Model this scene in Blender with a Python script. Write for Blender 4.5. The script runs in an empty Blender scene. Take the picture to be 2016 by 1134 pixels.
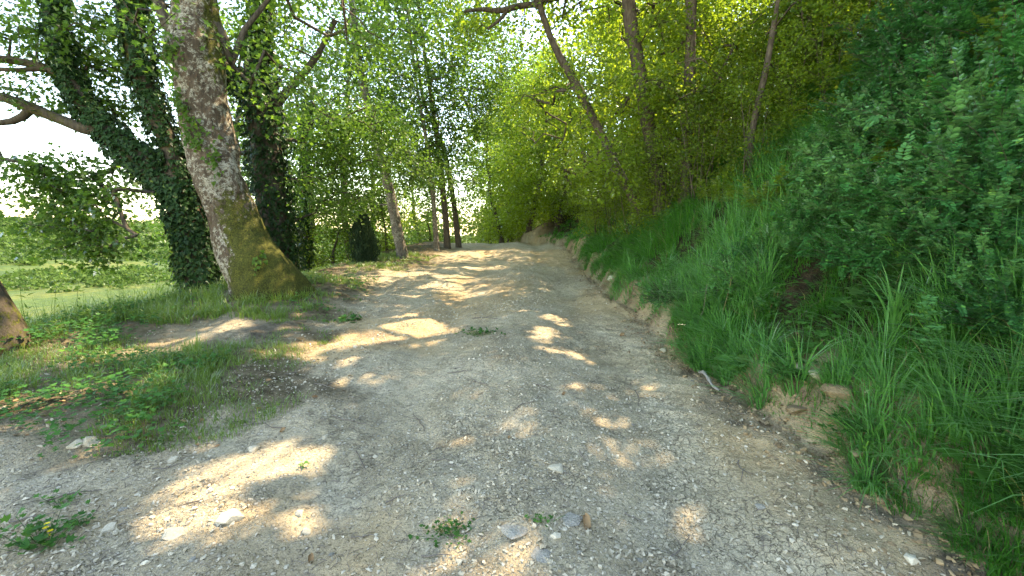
import bpy, math, random
import numpy as np
from mathutils import Vector

rng = np.random.default_rng(11)
random.seed(11)
SC = bpy.context.scene
COL = SC.collection
R = math.radians

# ------------------------------------------------------------------ camera, world, sun, exposure
F = 840.0                      # focal length in photo pixels (2016 wide)
PITCH = 7.9
cam_d = bpy.data.cameras.new('camera')
cam_d.sensor_width = 36.0
cam_d.lens = 36.0 * F / 2016.0
cam_d.clip_start = 0.05
cam_d.clip_end = 6000.0
cam = bpy.data.objects.new('camera', cam_d)
COL.objects.link(cam)
cam.location = (0, 0, 1.6)
cam.rotation_euler = (R(90 - PITCH), 0, 0)
SC.camera = cam

SUN_AZ, SUN_EL = 52.0, 52.0    # azimuth from +Y towards +X
S = np.array([math.sin(R(SUN_AZ)) * math.cos(R(SUN_EL)), math.cos(R(SUN_AZ)) * math.cos(R(SUN_EL)), math.sin(R(SUN_EL))])
world = bpy.data.worlds.new('World')
SC.world = world
world.use_nodes = True
wn = world.node_tree
wn.nodes.clear()
sky = wn.nodes.new('ShaderNodeTexSky')
sky.sky_type = 'NISHITA'
sky.sun_disc = False
sky.sun_elevation = R(SUN_EL)
sky.sun_rotation = R(SUN_AZ)
sky.air_density = 1.0
sky.dust_density = .15
sky.ozone_density = 2.2
bg = wn.nodes.new('ShaderNodeBackground')
bg.inputs['Strength'].default_value = 0.15
wo = wn.nodes.new('ShaderNodeOutputWorld')
wn.links.new(sky.outputs[0], bg.inputs[0])
wn.links.new(bg.outputs[0], wo.inputs[0])

sun_d = bpy.data.lights.new('sun', 'SUN')
sun_d.energy = 2.3
sun_d.angle = R(0.55)
sun_d.color = (1.0, 0.93, 0.82)
sun = bpy.data.objects.new('sun', sun_d)
COL.objects.link(sun)
sun.rotation_euler = Vector(S).to_track_quat('Z', 'Y').to_euler()

SC.view_settings.view_transform = 'Standard'
SC.view_settings.look = 'None'
SC.view_settings.exposure = 2.88
SC.view_settings.use_white_balance = True
SC.view_settings.white_balance_temperature = 9300
SC.view_settings.white_balance_tint = 12
SC.view_settings.gamma = 1.0
SC.view_settings.use_curve_mapping = False
SC.render.engine = 'CYCLES'
SC.cycles.max_bounces = 6
SC.cycles.diffuse_bounces = 4
SC.cycles.glossy_bounces = 2
SC.cycles.transmission_bounces = 4
SC.cycles.transparent_max_bounces = 4
SC.cycles.use_denoising = True
SC.cycles.sample_clamp_indirect = 4.0

# ------------------------------------------------------------------ numeric helpers
def _hash(ix, iy, iz, seed):
    h = (ix.astype(np.int64) * 374761393 + iy.astype(np.int64) * 668265263 + iz.astype(np.int64) * 2147483647 + seed * 974711) & 0xFFFFFFFF
    h = ((h ^ (h >> 13)) * 1274126177) & 0xFFFFFFFF
    h = (h ^ (h >> 16)) * 2246822519 & 0xFFFFFFFF
    return ((h ^ (h >> 15)) & 0xFFFFFF) / float(0xFFFFFF)

def vnoise(x, y, z=None, seed=0):
    x = np.asarray(x, float); y = np.asarray(y, float)
    z = np.zeros_like(x) if z is None else np.asarray(z, float)
    x0 = np.floor(x); y0 = np.floor(y); z0 = np.floor(z)
    fx = x - x0; fy = y - y0; fz = z - z0
    fx = fx * fx * (3 - 2 * fx); fy = fy * fy * (3 - 2 * fy); fz = fz * fz * (3 - 2 * fz)
    r = 0
    for dx in (0, 1):
        wx = fx if dx else 1 - fx
        for dy in (0, 1):
            wy = fy if dy else 1 - fy
            for dz in (0, 1):
                wz = fz if dz else 1 - fz
                r = r + wx * wy * wz * _hash(x0 + dx, y0 + dy, z0 + dz, seed)
    return r * 2 - 1

def fbm(x, y, z=None, seed=0, oct=4, gain=.5):
    a = 1.0; s = 0; f = 1.0
    for i in range(oct):
        s = s + a * vnoise(np.asarray(x) * f + 17.3 * i, np.asarray(y) * f - 9.1 * i, None if z is None else np.asarray(z) * f + 3.7 * i, seed + i)
        a *= gain; f *= 2.03
    return s

def sstep(t):
    t = np.clip(t, 0, 1)
    return t * t * (3 - 2 * t)

def norm(v):
    return v / (np.linalg.norm(v, axis=-1, keepdims=True) + 1e-9)

CT, ST = math.cos(R(90 - PITCH)), math.sin(R(90 - PITCH))
def ray(px, py):
    cx = (px - 1008) / F; cy = -(py - 567) / F
    return np.array([cx, cy * CT + ST, cy * ST - CT])
def P(px, py, Y):
    """world point that lies at distance Y along the track, seen towards (px, py)"""
    d = ray(px, py)
    return np.array([0, 0, 1.6]) + d * (Y / d[1])

# ------------------------------------------------------------------ terrain
_RY = [-60, -30, 0, 17, 20, 24, 30, 45, 80, 150, 400, 1500]
_RZ = [-2.7, -1.35, 0, .765, .86, .80, .45, -.6, -2.0, -4, -8, -8]
_XRY = [-60, -5, 2, 3, 4, 5.5, 7.5, 12, 18, 20.5, 23, 26, 34, 60]
_XR = [3.2, 2.6, 2.24, 2.02, 1.88, 1.84, 1.76, 1.98, 2.15, 1.9, .75, .5, 0, -2]
_XLY = [-60, 0, 2.2, 2.9, 3.5, 5.4, 8, 10, 12.4, 18, 24, 60]
_XL = [-4.2, -4.2, -3.6, -2.3, -1.95, -2.3, -2.6, -3.2, -2.4, -2.7, -3.4, -6]
_EY = [-60, 0, 6, 8, 10, 14, 20, 30, 60, 1500]
_EX = [-6.4, -6.4, -6.2, -5.8, -4.8, -4.5, -4.3, -5.2, -9, -30]
def x_right(y): return np.interp(y, _XRY, _XR) + .10 * fbm(y * 1.3, y * 0 + 5, seed=3, oct=3)
def x_left(y): return np.interp(y, _XLY, _XL) + .22 * fbm(y * .9, y * 0 + 2, seed=4, oct=3)
def x_edge(y): return np.interp(y, _EY, _EX) + .15 * vnoise(y * .6, y * 0, seed=8)

def H(x, y, detail=True):
    x = np.asarray(x, float); y = np.asarray(y, float)
    x, y = np.broadcast_arrays(x, y)
    z = np.interp(y, _RY, _RZ)
    xr = x_right(y); xl = x_left(y); xe = x_edge(y)
    # right bank
    u = x - xr
    step = np.interp(y, [0, 3, 6, 12, 20, 24], [.24, .24, .34, .40, .30, .5]) * (1 + .35 * vnoise(y * 1.7, y * 0, seed=6))
    k = np.interp(y, [-5, 6, 10, 15, 20, 26, 40], [1.0, 1.0, .80, .62, .50, .55, .5])
    wtop = np.interp(y, [0, 6, 12, 20], [4.2, 4.0, 3.6, 3.0])
    up = np.maximum(u, 0)
    bank = step * sstep(up / (.20 + .12 * vnoise(x * 2, y * 2, seed=7))) + k * np.minimum(np.maximum(up - .15, 0), wtop) * np.interp(up, [0, .5, 1], [.5, .8, 1]) \
        + .22 * np.maximum(up - wtop, 0) * np.exp(-np.maximum(up - wtop, 0) / 60)
    z = z + bank
    # left verge and valley
    v = np.maximum(xl - x, 0)
    z = z + .07 * sstep(v / .6) * (1 - sstep((v - 3) / 3))
    z = z + .24 * np.exp(-((x + 4.3) / 1.3) ** 2 - ((y - 7.4) / 1.6) ** 2)
    w = np.maximum(xe - x, 0)
    z = z + np.interp(w, [0, .6, 1.5, 4, 15, 45, 110, 250, 330, 470, 640, 900, 1500], [0, -.10, -.5, -1.9, -7, -14, -15.5, -15, -11, 2, 17, 24, 24])
    far = sstep((w - 20) / 60)
    z = z + far * 2.2 * fbm(x * .008, y * .008, seed=31, oct=3)
    if detail:
        near = 1 - sstep((np.abs(x) - 14) / 20)
        onr = sstep((x - xl) / .5) * sstep((xr - x) / .3)
        z = z + near * (.035 * fbm(x * .7, y * .7, seed=1, oct=3) + .016 * fbm(x * 3.1, y * 3.1, seed=2, oct=3) * (1 + .8 * (1 - onr)))
        z = z + near * .006 * fbm(x * 17, y * 17, seed=12, oct=2)
        # wheel ruts and tread ripples
        rut = np.exp(-((x + .95) / .34) ** 2) + np.exp(-((x - 1.05) / .34) ** 2)
        z = z - onr * .05 * rut
        tread = np.sin((y + .35 * np.abs(x - 1.05) + .12 * vnoise(x * 3, y * 3, seed=15)) * 2 * math.pi / .16)
        z = z + onr * .013 * tread * np.exp(-((x - 1.1) / .42) ** 4) * sstep(vnoise(x * .9, y * .9, seed=14) * 2 + 1.0)
        z = z + onr * .05 * np.exp(-((x - .1) / .5) ** 2)
        far_r = sstep((y - 11) / 4) * onr
        z = z + far_r * .035 * fbm(x * 1.1, y * 2.4, seed=18, oct=3)
        # crumbly earth along the cut
        cut = np.exp(-((u - .05) / .28) ** 2)
        z = z + near * cut * (.05 * fbm(x * 5, y * 5, seed=20, oct=3) + .035 * np.abs(fbm(x * 14, y * 14, seed=21, oct=3)))
        z = z + near * (u > .4) * .07 * fbm(x * 1.4, y * 1.4, seed=22, oct=2)
    return z

def G(px, py, tmax=60):
    """ground point seen at photo pixel"""
    d = ray(px, py)
    t = np.geomspace(.8, tmax, 900)
    p = np.array([0, 0, 1.6]) + d[None] * t[:, None]
    h = H(p[:, 0], p[:, 1], False)
    i = np.argmax(p[:, 2] < h)
    return p[i] if (p[:, 2] < h).any() else p[-1]

# ------------------------------------------------------------------ mesh helpers
def new_mesh(name, V, faces, mat, smooth=True, attrs=None, nper=None):
    """faces: (n,k) array, or list of such arrays"""
    if isinstance(faces, np.ndarray): faces = [faces]
    faces = [f for f in faces if len(f)]
    me = bpy.data.meshes.new(name)
    me.vertices.add(len(V)); me.vertices.foreach_set('co', np.ascontiguousarray(V, dtype=np.float32).ravel())
    loops = np.concatenate([f.ravel() for f in faces]).astype(np.int32)
    sizes = np.concatenate([np.full(len(f), f.shape[1]) for f in faces]).astype(np.int32)
    starts = np.concatenate([[0], np.cumsum(sizes)[:-1]]).astype(np.int32)
    me.loops.add(len(loops)); me.loops.foreach_set('vertex_index', loops)
    me.polygons.add(len(sizes)); me.polygons.foreach_set('loop_start', starts)
    me.polygons.foreach_set('use_smooth', np.full(len(sizes), smooth))
    if attrs:
        for k, a in attrs.items():
            at = me.attributes.new(k, 'FLOAT', 'POINT'); at.data.foreach_set('value', a.astype(np.float32))
    me.update(calc_edges=True)
    if mat: me.materials.append(mat)
    return me

def link(name, me, parent=None, loc=None, kind=None):
    o = bpy.data.objects.new(name, me)
    COL.objects.link(o)
    if parent is not None: o.parent = parent
    if loc is not None: o.location = [float(c) for c in loc]
    if kind: o['kind'] = kind
    return o

def tag(o, label, cat, group=None, kind=None):
    o['label'] = label; o['category'] = cat
    if group: o['group'] = group
    if kind: o['kind'] = kind
    return o

def thing(name, label, cat, loc, group=None):
    return tag(link(name, None, loc=loc), label, cat, group)

def copy_tree(o, loc, rz=0, sc=1, label=None, group=None):
    c = o.copy(); COL.objects.link(c); c.location = [float(v) for v in loc]; c.rotation_euler = (0, 0, rz)
    c.scale = (sc, sc, sc) if np.isscalar(sc) else sc
    if label: c['label'] = label
    if group: c['group'] = group
    for ch in o.children:
        k = ch.copy(); COL.objects.link(k); k.parent = c
    return c

class MB:
    """collects vertices and faces of one mesh"""
    def __init__(s): s.V = []; s.F = {}; s.n = 0; s.A = {}
    def add(s, V, F, **attrs):
        V = np.asarray(V, float); F = np.asarray(F)
        s.V.append(V); s.F.setdefault(F.shape[1], []).append(F + s.n)
        for k, a in attrs.items(): s.A.setdefault(k, []).append(a)
        s.n += len(V)
    def mesh(s, name, mat, smooth=True, org=(0, 0, 0)):
        V = np.concatenate(s.V) - np.asarray(org)[None]
        at = {k: np.concatenate(a) for k, a in s.A.items()}
        return new_mesh(name, V, [np.concatenate(f) for f in s.F.values()], mat, smooth, at or None)

def tube(mb, pts, rad, sides=6, cap=True, rough=0, seed=0):
    pts = np.asarray(pts, float); rad = np.asarray(rad, float)
    n = len(pts)
    t = norm(np.gradient(pts, axis=0))
    ref = np.array([1.0, 0, 0]) if abs(t[:, 0]).mean() < .8 else np.array([0, 0, 1.0])
    a = norm(np.cross(t, ref)); b = np.cross(t, a)
    th = np.arange(sides) * 2 * math.pi / sides
    rr = rad[:, None] * np.ones(sides)[None]
    if rough:
        q = pts[:, None] + a[:, None] * np.cos(th)[None, :, None] * rad[:, None, None] + b[:, None] * np.sin(th)[None, :, None] * rad[:, None, None]
        rr = rr * (1 + rough * fbm(q[..., 0] * 3.1, q[..., 1] * 3.1, q[..., 2] * 2, seed=seed, oct=3))
    V = pts[:, None] + a[:, None] * (np.cos(th)[None] * rr)[..., None] + b[:, None] * (np.sin(th)[None] * rr)[..., None]
    V = V.reshape(-1, 3)
    i = np.arange(n - 1)[:, None] * sides; j = np.arange(sides)[None]; j2 = (j + 1) % sides
    Fq = np.stack([i + j, i + j2, i + sides + j2, i + sides + j], -1).reshape(-1, 4)
    mb.add(V, Fq)
    return V

# ------------------------------------------------------------------ leaves
LEAF = {  # outline templates: x across, y along, z lift
    'diamond': (np.array([[0, 0, 0], [.42, .42, .10], [0, 1, 0], [-.42, .42, .10]]), np.array([[0, 1, 2], [0, 2, 3]])),
    'oval': (np.array([[0, 0, 0], [.26, .3, .05], [.24, .7, .05], [0, 1, -.04], [-.24, .7, .05], [-.26, .3, .05]]),
             np.array([[0, 1, 2, 3], [0, 3, 4, 5]])),
    'ivy': (np.array([[0, 0, 0], [.46, .10, .03], [.28, .46, .05], [0, 1, -.06], [-.28, .46, .05], [-.46, .10, .03]]),
            np.array([[0, 1, 2, 3], [0, 3, 4, 5]])),
    'long': (np.array([[0, 0, 0], [.14, .35, .04], [0, 1, -.12], [-.14, .35, .04]]), np.array([[0, 1, 2], [0, 2, 3]])),
}
LEAF['maple'] = (np.array([[0, 0, 0], [.50, .14, .05], [.24, .38, 0], [.52, .66, .04], [.17, .62, 0], [0, 1.02, -.06], [-.17, .62, 0], [-.52, .66, .04], [-.24, .38, 0], [-.50, .14, .05]]),
                 np.array([[0, 1, 2], [0, 8, 9], [2, 3, 4], [4, 5, 6], [6, 7, 8], [0, 2, 4], [0, 4, 6], [0, 6, 8]]))

def leaves(mb, pos, axis, nrm, size, kind='diamond'):
    V0, F0 = LEAF[kind]
    axis = norm(axis); side = norm(np.cross(axis, nrm)); n2 = np.cross(side, axis)
    size = np.broadcast_to(np.asarray(size, float), (len(pos),))
    V = pos[:, None] + size[:, None, None] * (V0[None, :, 0, None] * side[:, None] + V0[None, :, 1, None] * axis[:, None] + V0[None, :, 2, None] * n2[:, None])
    nv = len(V0)
    off = (np.arange(len(pos)) * nv)[:, None, None]
    mb.add(V.reshape(-1, 3), (F0[None] + off).reshape(-1, F0.shape[1]))

def rdir(n): return norm(rng.normal(size=(n, 3)))

# sunlit patches on the ground: canopy leaves are cut away to let them through
PATCHES = []
for px, py, rx, ry, s in [
    (820, 636, 75, 16, 1), (760, 668, 110, 22, 1), (880, 655, 50, 10, .9), (640, 682, 70, 14, 1), (560, 700, 70, 14, .9), (720, 745, 60, 16, .8), (690, 715, 40, 10, .8),
    (1092, 636, 42, 9, 1), (1062, 668, 38, 16, 1), (1098, 702, 55, 10, 1), (1130, 760, 40, 9, .7), (1215, 842, 60, 20, 1), (1110, 800, 50, 7, .6),
    (520, 900, 110, 30, 1), (430, 960, 130, 34, 1), (350, 1035, 130, 32, 1), (560, 1010, 100, 28, .9), (470, 1010, 110, 34, 1), (600, 925, 40, 14, .8), (640, 960, 40, 12, .7),
    (805, 955, 22, 20, .8), (860, 870, 24, 12, .5), (1420, 1090, 30, 12, .5),
    (900, 547, 50, 6, 1), (1045, 512, 50, 4, 1), (1075, 499, 45, 3, 1), (1000, 493, 55, 3, 1), (930, 500, 50, 3, 1), (880, 562, 40, 5, .9), (960, 528, 45, 4, .9), (1080, 540, 25, 4, .8), (800, 540, 60, 5, 1), (730, 552, 40, 5, 1),
    (330, 675, 70, 22, 1), (60, 790, 90, 30, 1), (40, 850, 60, 20, .9), (230, 762, 90, 20, .9), (160, 700, 120, 22, 1), (60, 680, 80, 22, 1), (430, 640, 50, 12, .8), (540, 820, 30, 8, .4),
    (960, 478, 60, 3, 1), (1050, 482, 50, 3, 1)]:
    c = G(px, py); a = G(px, py - ry); b = G(px, py + ry)
    PATCHES.append((c[0], c[1], rx / F * c[1] * 1.05, max(.06, abs(a[1] - b[1]) / 2 * 1.05), s))
PATCHES = np.array(PATCHES)
def open_to_sun(p):
    """True for leaves that would shade one of the sunny patches"""
    z = np.interp(p[:, 1] - S[1] / S[2] * p[:, 2], _RY, _RZ)
    t = np.maximum(p[:, 2] - z, 0) / S[2]
    gx = p[:, 0] - S[0] * t; gy = p[:, 1] - S[1] * t
    wx = gx + .14 * vnoise(gx * 2.5, gy * 2.5, seed=40); wy = gy + .14 * vnoise(gx * 2.5 + 9, gy * 2.5, seed=41)
    m = np.zeros(len(p), bool)
    for cx, cy, rx, ry, s in PATCHES:
        d = ((wx - cx) / rx) ** 2 + ((wy - cy) / ry) ** 2
        m |= (d < 1) & (rng.random(len(p)) < .8 + .2 * s)
    sp = vnoise(gx * 3.2, gy * 4.2, seed=46) + .5 * vnoise(gx * .8, gy * .8, seed=47)  # scattered holes cut in the leaves for small light spots
    m |= (sp > .62) & (rng.random(len(p)) < .8)
    # gaps cut to let the sun reach the wood on top of the bank
    t2 = (p[:, 2] - 4.5) / S[2]; hx = p[:, 0] - S[0] * t2; hy = p[:, 1] - S[1] * t2
    gap = (((hx - 6.8) / 3.0) ** 2 + ((hy - 11) / 6) ** 2 < 1) & (p[:, 2] > 6.2) & (fbm(hx * 1.1, hy * 1.1, seed=44, oct=2) > -.25)
    m |= gap & (rng.random(len(p)) < .85)
    return m

# ------------------------------------------------------------------ materials
def nt(name):
    m = bpy.data.materials.new(name); m.use_nodes = True
    t = m.node_tree; t.nodes.clear()
    return m, t
def nn(t, typ, **kw):
    n = t.nodes.new(typ)
    for k, v in kw.items(): setattr(n, k, v)
    return n
def noise(t, scale, detail=4, vec=None, rough=.55, dist=0):
    n = nn(t, 'ShaderNodeTexNoise'); n.inputs['Scale'].default_value = scale; n.inputs['Detail'].default_value = detail
    n.inputs['Roughness'].default_value = rough; n.inputs['Distortion'].default_value = dist
    if vec is not None: t.links.new(vec, n.inputs['Vector'])
    return n
def ramp(t, inp, stops):
    r = nn(t, 'ShaderNodeValToRGB')
    e = r.color_ramp.elements
    while len(e) < len(stops): e.new(.5)
    for i, (p, c) in enumerate(stops):
        e[i].position = p; e[i].color = (c, c, c, 1) if np.isscalar(c) else (*c, 1)
    t.links.new(inp, r.inputs[0])
    return r.outputs[0]
def mixc(t, f, a, b, typ='MIX'):
    m = nn(t, 'ShaderNodeMix', data_type='RGBA', blend_type=typ)
    for i, v in ((0, f), (6, a), (7, b)):
        if isinstance(v, bpy.types.NodeSocket): t.links.new(v, m.inputs[i])
        else: m.inputs[i].default_value = v if i == 0 else (*v, 1)
    return m.outputs[2]
def mth(t, op, a, b=0.0):
    m = nn(t, 'ShaderNodeMath', operation=op)
    for i, v in ((0, a), (1, b)):
        if isinstance(v, bpy.types.NodeSocket): t.links.new(v, m.inputs[i])
        else: m.inputs[i].default_value = v
    return m.outputs[0]
def attr(t, name):
    a = nn(t, 'ShaderNodeAttribute'); a.attribute_name = name
    return a.outputs['Fac']

def leaf_mat(name, c1, c2, tr, trans=.42, gloss=.10, rough=.45, scale=.9):
    m, t = nt(name)
    geo = nn(t, 'ShaderNodeNewGeometry')
    tc = nn(t, 'ShaderNodeTexCoord')
    rnd = geo.outputs['Random Per Island']
    n = noise(t, scale, 2, tc.outputs['Object'])
    oi = nn(t, 'ShaderNodeObjectInfo')
    f = mth(t, 'ADD', mth(t, 'MULTIPLY', rnd, .65), mth(t, 'MULTIPLY', n.outputs[0], .5))
    f = mth(t, 'ADD', f, mth(t, 'MULTIPLY', mth(t, 'SUBTRACT', oi.outputs['Random'], .5), .5))
    col = mixc(t, f, c1, c2)
    yel = mth(t, 'GREATER_THAN', rnd, .985)
    col = mixc(t, mth(t, 'MULTIPLY', yel, .7), col, (c2[0] * 2.4, c2[1] * 1.6, c2[2]))
    trc = mixc(t, f, tuple(v * .45 for v in tr), tuple(v * 1.1 for v in tr))
    d = nn(t, 'ShaderNodeBsdfDiffuse'); t.links.new(col, d.inputs[0])
    tl = nn(t, 'ShaderNodeBsdfTranslucent'); t.links.new(trc, tl.inputs[0])
    mx = nn(t, 'ShaderNodeMixShader'); mx.inputs[0].default_value = trans
    t.links.new(d.outputs[0], mx.inputs[1]); t.links.new(tl.outputs[0], mx.inputs[2])
    g = nn(t, 'ShaderNodeBsdfGlossy'); g.inputs['Roughness'].default_value = rough; g.inputs[0].default_value = (.9, .95, 1, 1)
    m2 = nn(t, 'ShaderNodeMixShader')
    fr = nn(t, 'ShaderNodeFresnel'); fr.inputs[0].default_value = 1.45
    t.links.new(mth(t, 'MULTIPLY', fr.outputs[0], gloss * 3.2), m2.inputs[0])
    t.links.new(mx.outputs[0], m2.inputs[1]); t.links.new(g.outputs[0], m2.inputs[2])
    o = nn(t, 'ShaderNodeOutputMaterial'); t.links.new(m2.outputs[0], o.inputs[0])
    return m

M = {}
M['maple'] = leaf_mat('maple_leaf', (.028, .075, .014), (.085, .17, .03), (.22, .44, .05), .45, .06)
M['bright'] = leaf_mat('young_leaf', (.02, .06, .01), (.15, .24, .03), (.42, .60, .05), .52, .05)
M['ivy'] = leaf_mat('ivy_leaf', (.012, .035, .012), (.03, .075, .022), (.06, .14, .03), .2, .09, .35)
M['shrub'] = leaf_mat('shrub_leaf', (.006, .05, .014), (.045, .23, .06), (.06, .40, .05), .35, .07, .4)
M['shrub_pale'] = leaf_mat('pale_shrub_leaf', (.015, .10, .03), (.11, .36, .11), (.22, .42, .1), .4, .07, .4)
M['grass'] = leaf_mat('grass_blade', (.006, .05, .010), (.06, .25, .04), (.12, .46, .05), .40, .05, .4, .6)
M['grass_clump'] = leaf_mat('coarse_grass_blade', (.02, .13, .035), (.11, .33, .09), (.16, .52, .08), .38, .08, .35, 1.2)
M['straw'] = leaf_mat('straw', (.26, .22, .11), (.42, .36, .20), (.4, .34, .18), .3, .03)
M['grass_dry'] = leaf_mat('verge_grass_blade', (.07, .15, .03), (.17, .27, .06), (.28, .44, .08), .35, .04, .5, .8)
M['conifer'] = leaf_mat('juniper_needle', (.02, .045, .025), (.04, .075, .04), (.05, .09, .03), .15, .03)
M['far'] = leaf_mat('distant_leaf', (.02, .05, .015), (.09, .15, .035), (.14, .25, .04), .25, .02, .6, .05)
M['herb'] = leaf_mat('herb_leaf', (.015, .09, .02), (.07, .22, .045), (.16, .34, .06), .35, .06, .4, 2)

def bark_mat(name, c1, c2, lichen=0.0, moss=False):
    m, t = nt(name)
    tc = nn(t, 'ShaderNodeTexCoord'); v = tc.outputs['Object']
    mp = nn(t, 'ShaderNodeMapping'); mp.inputs['Scale'].default_value = (1, 1, .35); t.links.new(v, mp.inputs[0])
    n1 = noise(t, 22, 6, mp.outputs[0], .65)
    col = ramp(t, n1.outputs[0], [(.35, c1), (.7, c2)])
    n2 = noise(t, 15, 6, v, .75, .4); n3 = noise(t, 2.2, 3, v)
    if lichen:
        f = mth(t, 'ADD', n2.outputs[0], mth(t, 'MULTIPLY', n3.outputs[0], .45))
        lf = ramp(t, f, [(.81 - lichen * .1, 0), (.85 - lichen * .1, 1)])
        lc = ramp(t, noise(t, 40, 4, v).outputs[0], [(.3, (.17, .16, .12)), (.7, (.40, .385, .31))])
        col = mixc(t, lf, col, lc)
        n5 = noise(t, 30, 4, v, .6)
        col = mixc(t, ramp(t, n5.outputs[0], [(.55, 0), (.62, .8)]), col, (.10, .06, .035))
    if moss:
        mo = attr(t, 'moss')
        n4 = noise(t, 14, 5, v, .7)
        f = mth(t, 'ADD', mo, mth(t, 'MULTIPLY', mth(t, 'SUBTRACT', n4.outputs[0], .5), 2.4))
        mf = ramp(t, f, [(.42, 0), (.60, 1)])
        mc = ramp(t, mth(t, 'ADD', mth(t, 'MULTIPLY', noise(t, 60, 3, v).outputs[0], .6), mth(t, 'MULTIPLY', n2.outputs[0], .4)), [(.36, (.02, .022, .007)), (.55, (.07, .075, .014)), (.68, (.15, .14, .025))])
        col = mixc(t, mf, col, mc)
    b = nn(t, 'ShaderNodeBsdfPrincipled'); b.inputs['Roughness'].default_value = .9
    b.inputs['Specular IOR Level'].default_value = .2
    t.links.new(col, b.inputs['Base Color'])
    bp = nn(t, 'ShaderNodeBump'); bp.inputs['Strength'].default_value = .8; bp.inputs['Distance'].default_value = .02
    hh = mth(t, 'ADD', n1.outputs[0], mth(t, 'MULTIPLY', n2.outputs[0], .6))
    t.links.new(hh, bp.inputs['Height']); t.links.new(bp.outputs[0], b.inputs['Normal'])
    o = nn(t, 'ShaderNodeOutputMaterial'); t.links.new(b.outputs[0], o.inputs[0])
    return m
M['bark_big'] = bark_mat('lichen_bark', (.045, .033, .022), (.13, .10, .07), .7, True)
M['bark'] = bark_mat('grey_bark', (.045, .036, .028), (.13, .11, .085), .0)
M['bark_pale'] = bark_mat('pale_bark', (.07, .06, .05), (.20, .18, .15), .55)
M['bark_moss'] = bark_mat('mossy_bark', (.045, .036, .026), (.11, .09, .06), 0, True)

def simple_mat(name, c1, c2, scale=20, rough=.9, bump=.3, dist=.01):
    m, t = nt(name)
    tc = nn(t, 'ShaderNodeTexCoord'); oi = nn(t, 'ShaderNodeObjectInfo'); geo = nn(t, 'ShaderNodeNewGeometry')
    n = noise(t, scale, 5, tc.outputs['Object'])
    f = mth(t, 'ADD', mth(t, 'MULTIPLY', n.outputs[0], .6), mth(t, 'MULTIPLY', geo.outputs['Random Per Island'], .3))
    f = mth(t, 'ADD', f, mth(t, 'MULTIPLY', oi.outputs['Random'], .2))
    col = ramp(t, f, [(.3, c1), (.75, c2)])
    b = nn(t, 'ShaderNodeBsdfPrincipled'); b.inputs['Roughness'].default_value = rough
    b.inputs['Specular IOR Level'].default_value = .25
    t.links.new(col, b.inputs['Base Color'])
    bp = nn(t, 'ShaderNodeBump'); bp.inputs['Strength'].default_value = bump; bp.inputs['Distance'].default_value = dist
    t.links.new(n.outputs[0], bp.inputs['Height']); t.links.new(bp.outputs[0], b.inputs['Normal'])
    o = nn(t, 'ShaderNodeOutputMaterial'); t.links.new(b.outputs[0], o.inputs[0])
    return m
M['stone'] = simple_mat('limestone', (.30, .26, .18), (.64, .57, .44), 12)
M['stone_grey'] = simple_mat('grey_limestone', (.22, .205, .175), (.46, .43, .36), 9, .9, .8, .03)
M['clod'] = simple_mat('ochre_clay', (.12, .085, .05), (.42, .31, .18), 18)
M['dead_wood'] = simple_mat('dead_wood', (.09, .07, .055), (.22, .19, .16), 30)
M['grey_wood'] = simple_mat('weathered_wood', (.20, .18, .16), (.42, .39, .35), 25)
M['dry_leaf'] = simple_mat('dry_leaf', (.14, .07, .03), (.38, .25, .13), 8)
M['yellow'] = simple_mat('yellow_petal', (.75, .55, .02), (.85, .65, .05), 8)
M['orange'] = simple_mat('orange_petal', (.6, .12, .03), (.7, .2, .05), 8)

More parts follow.
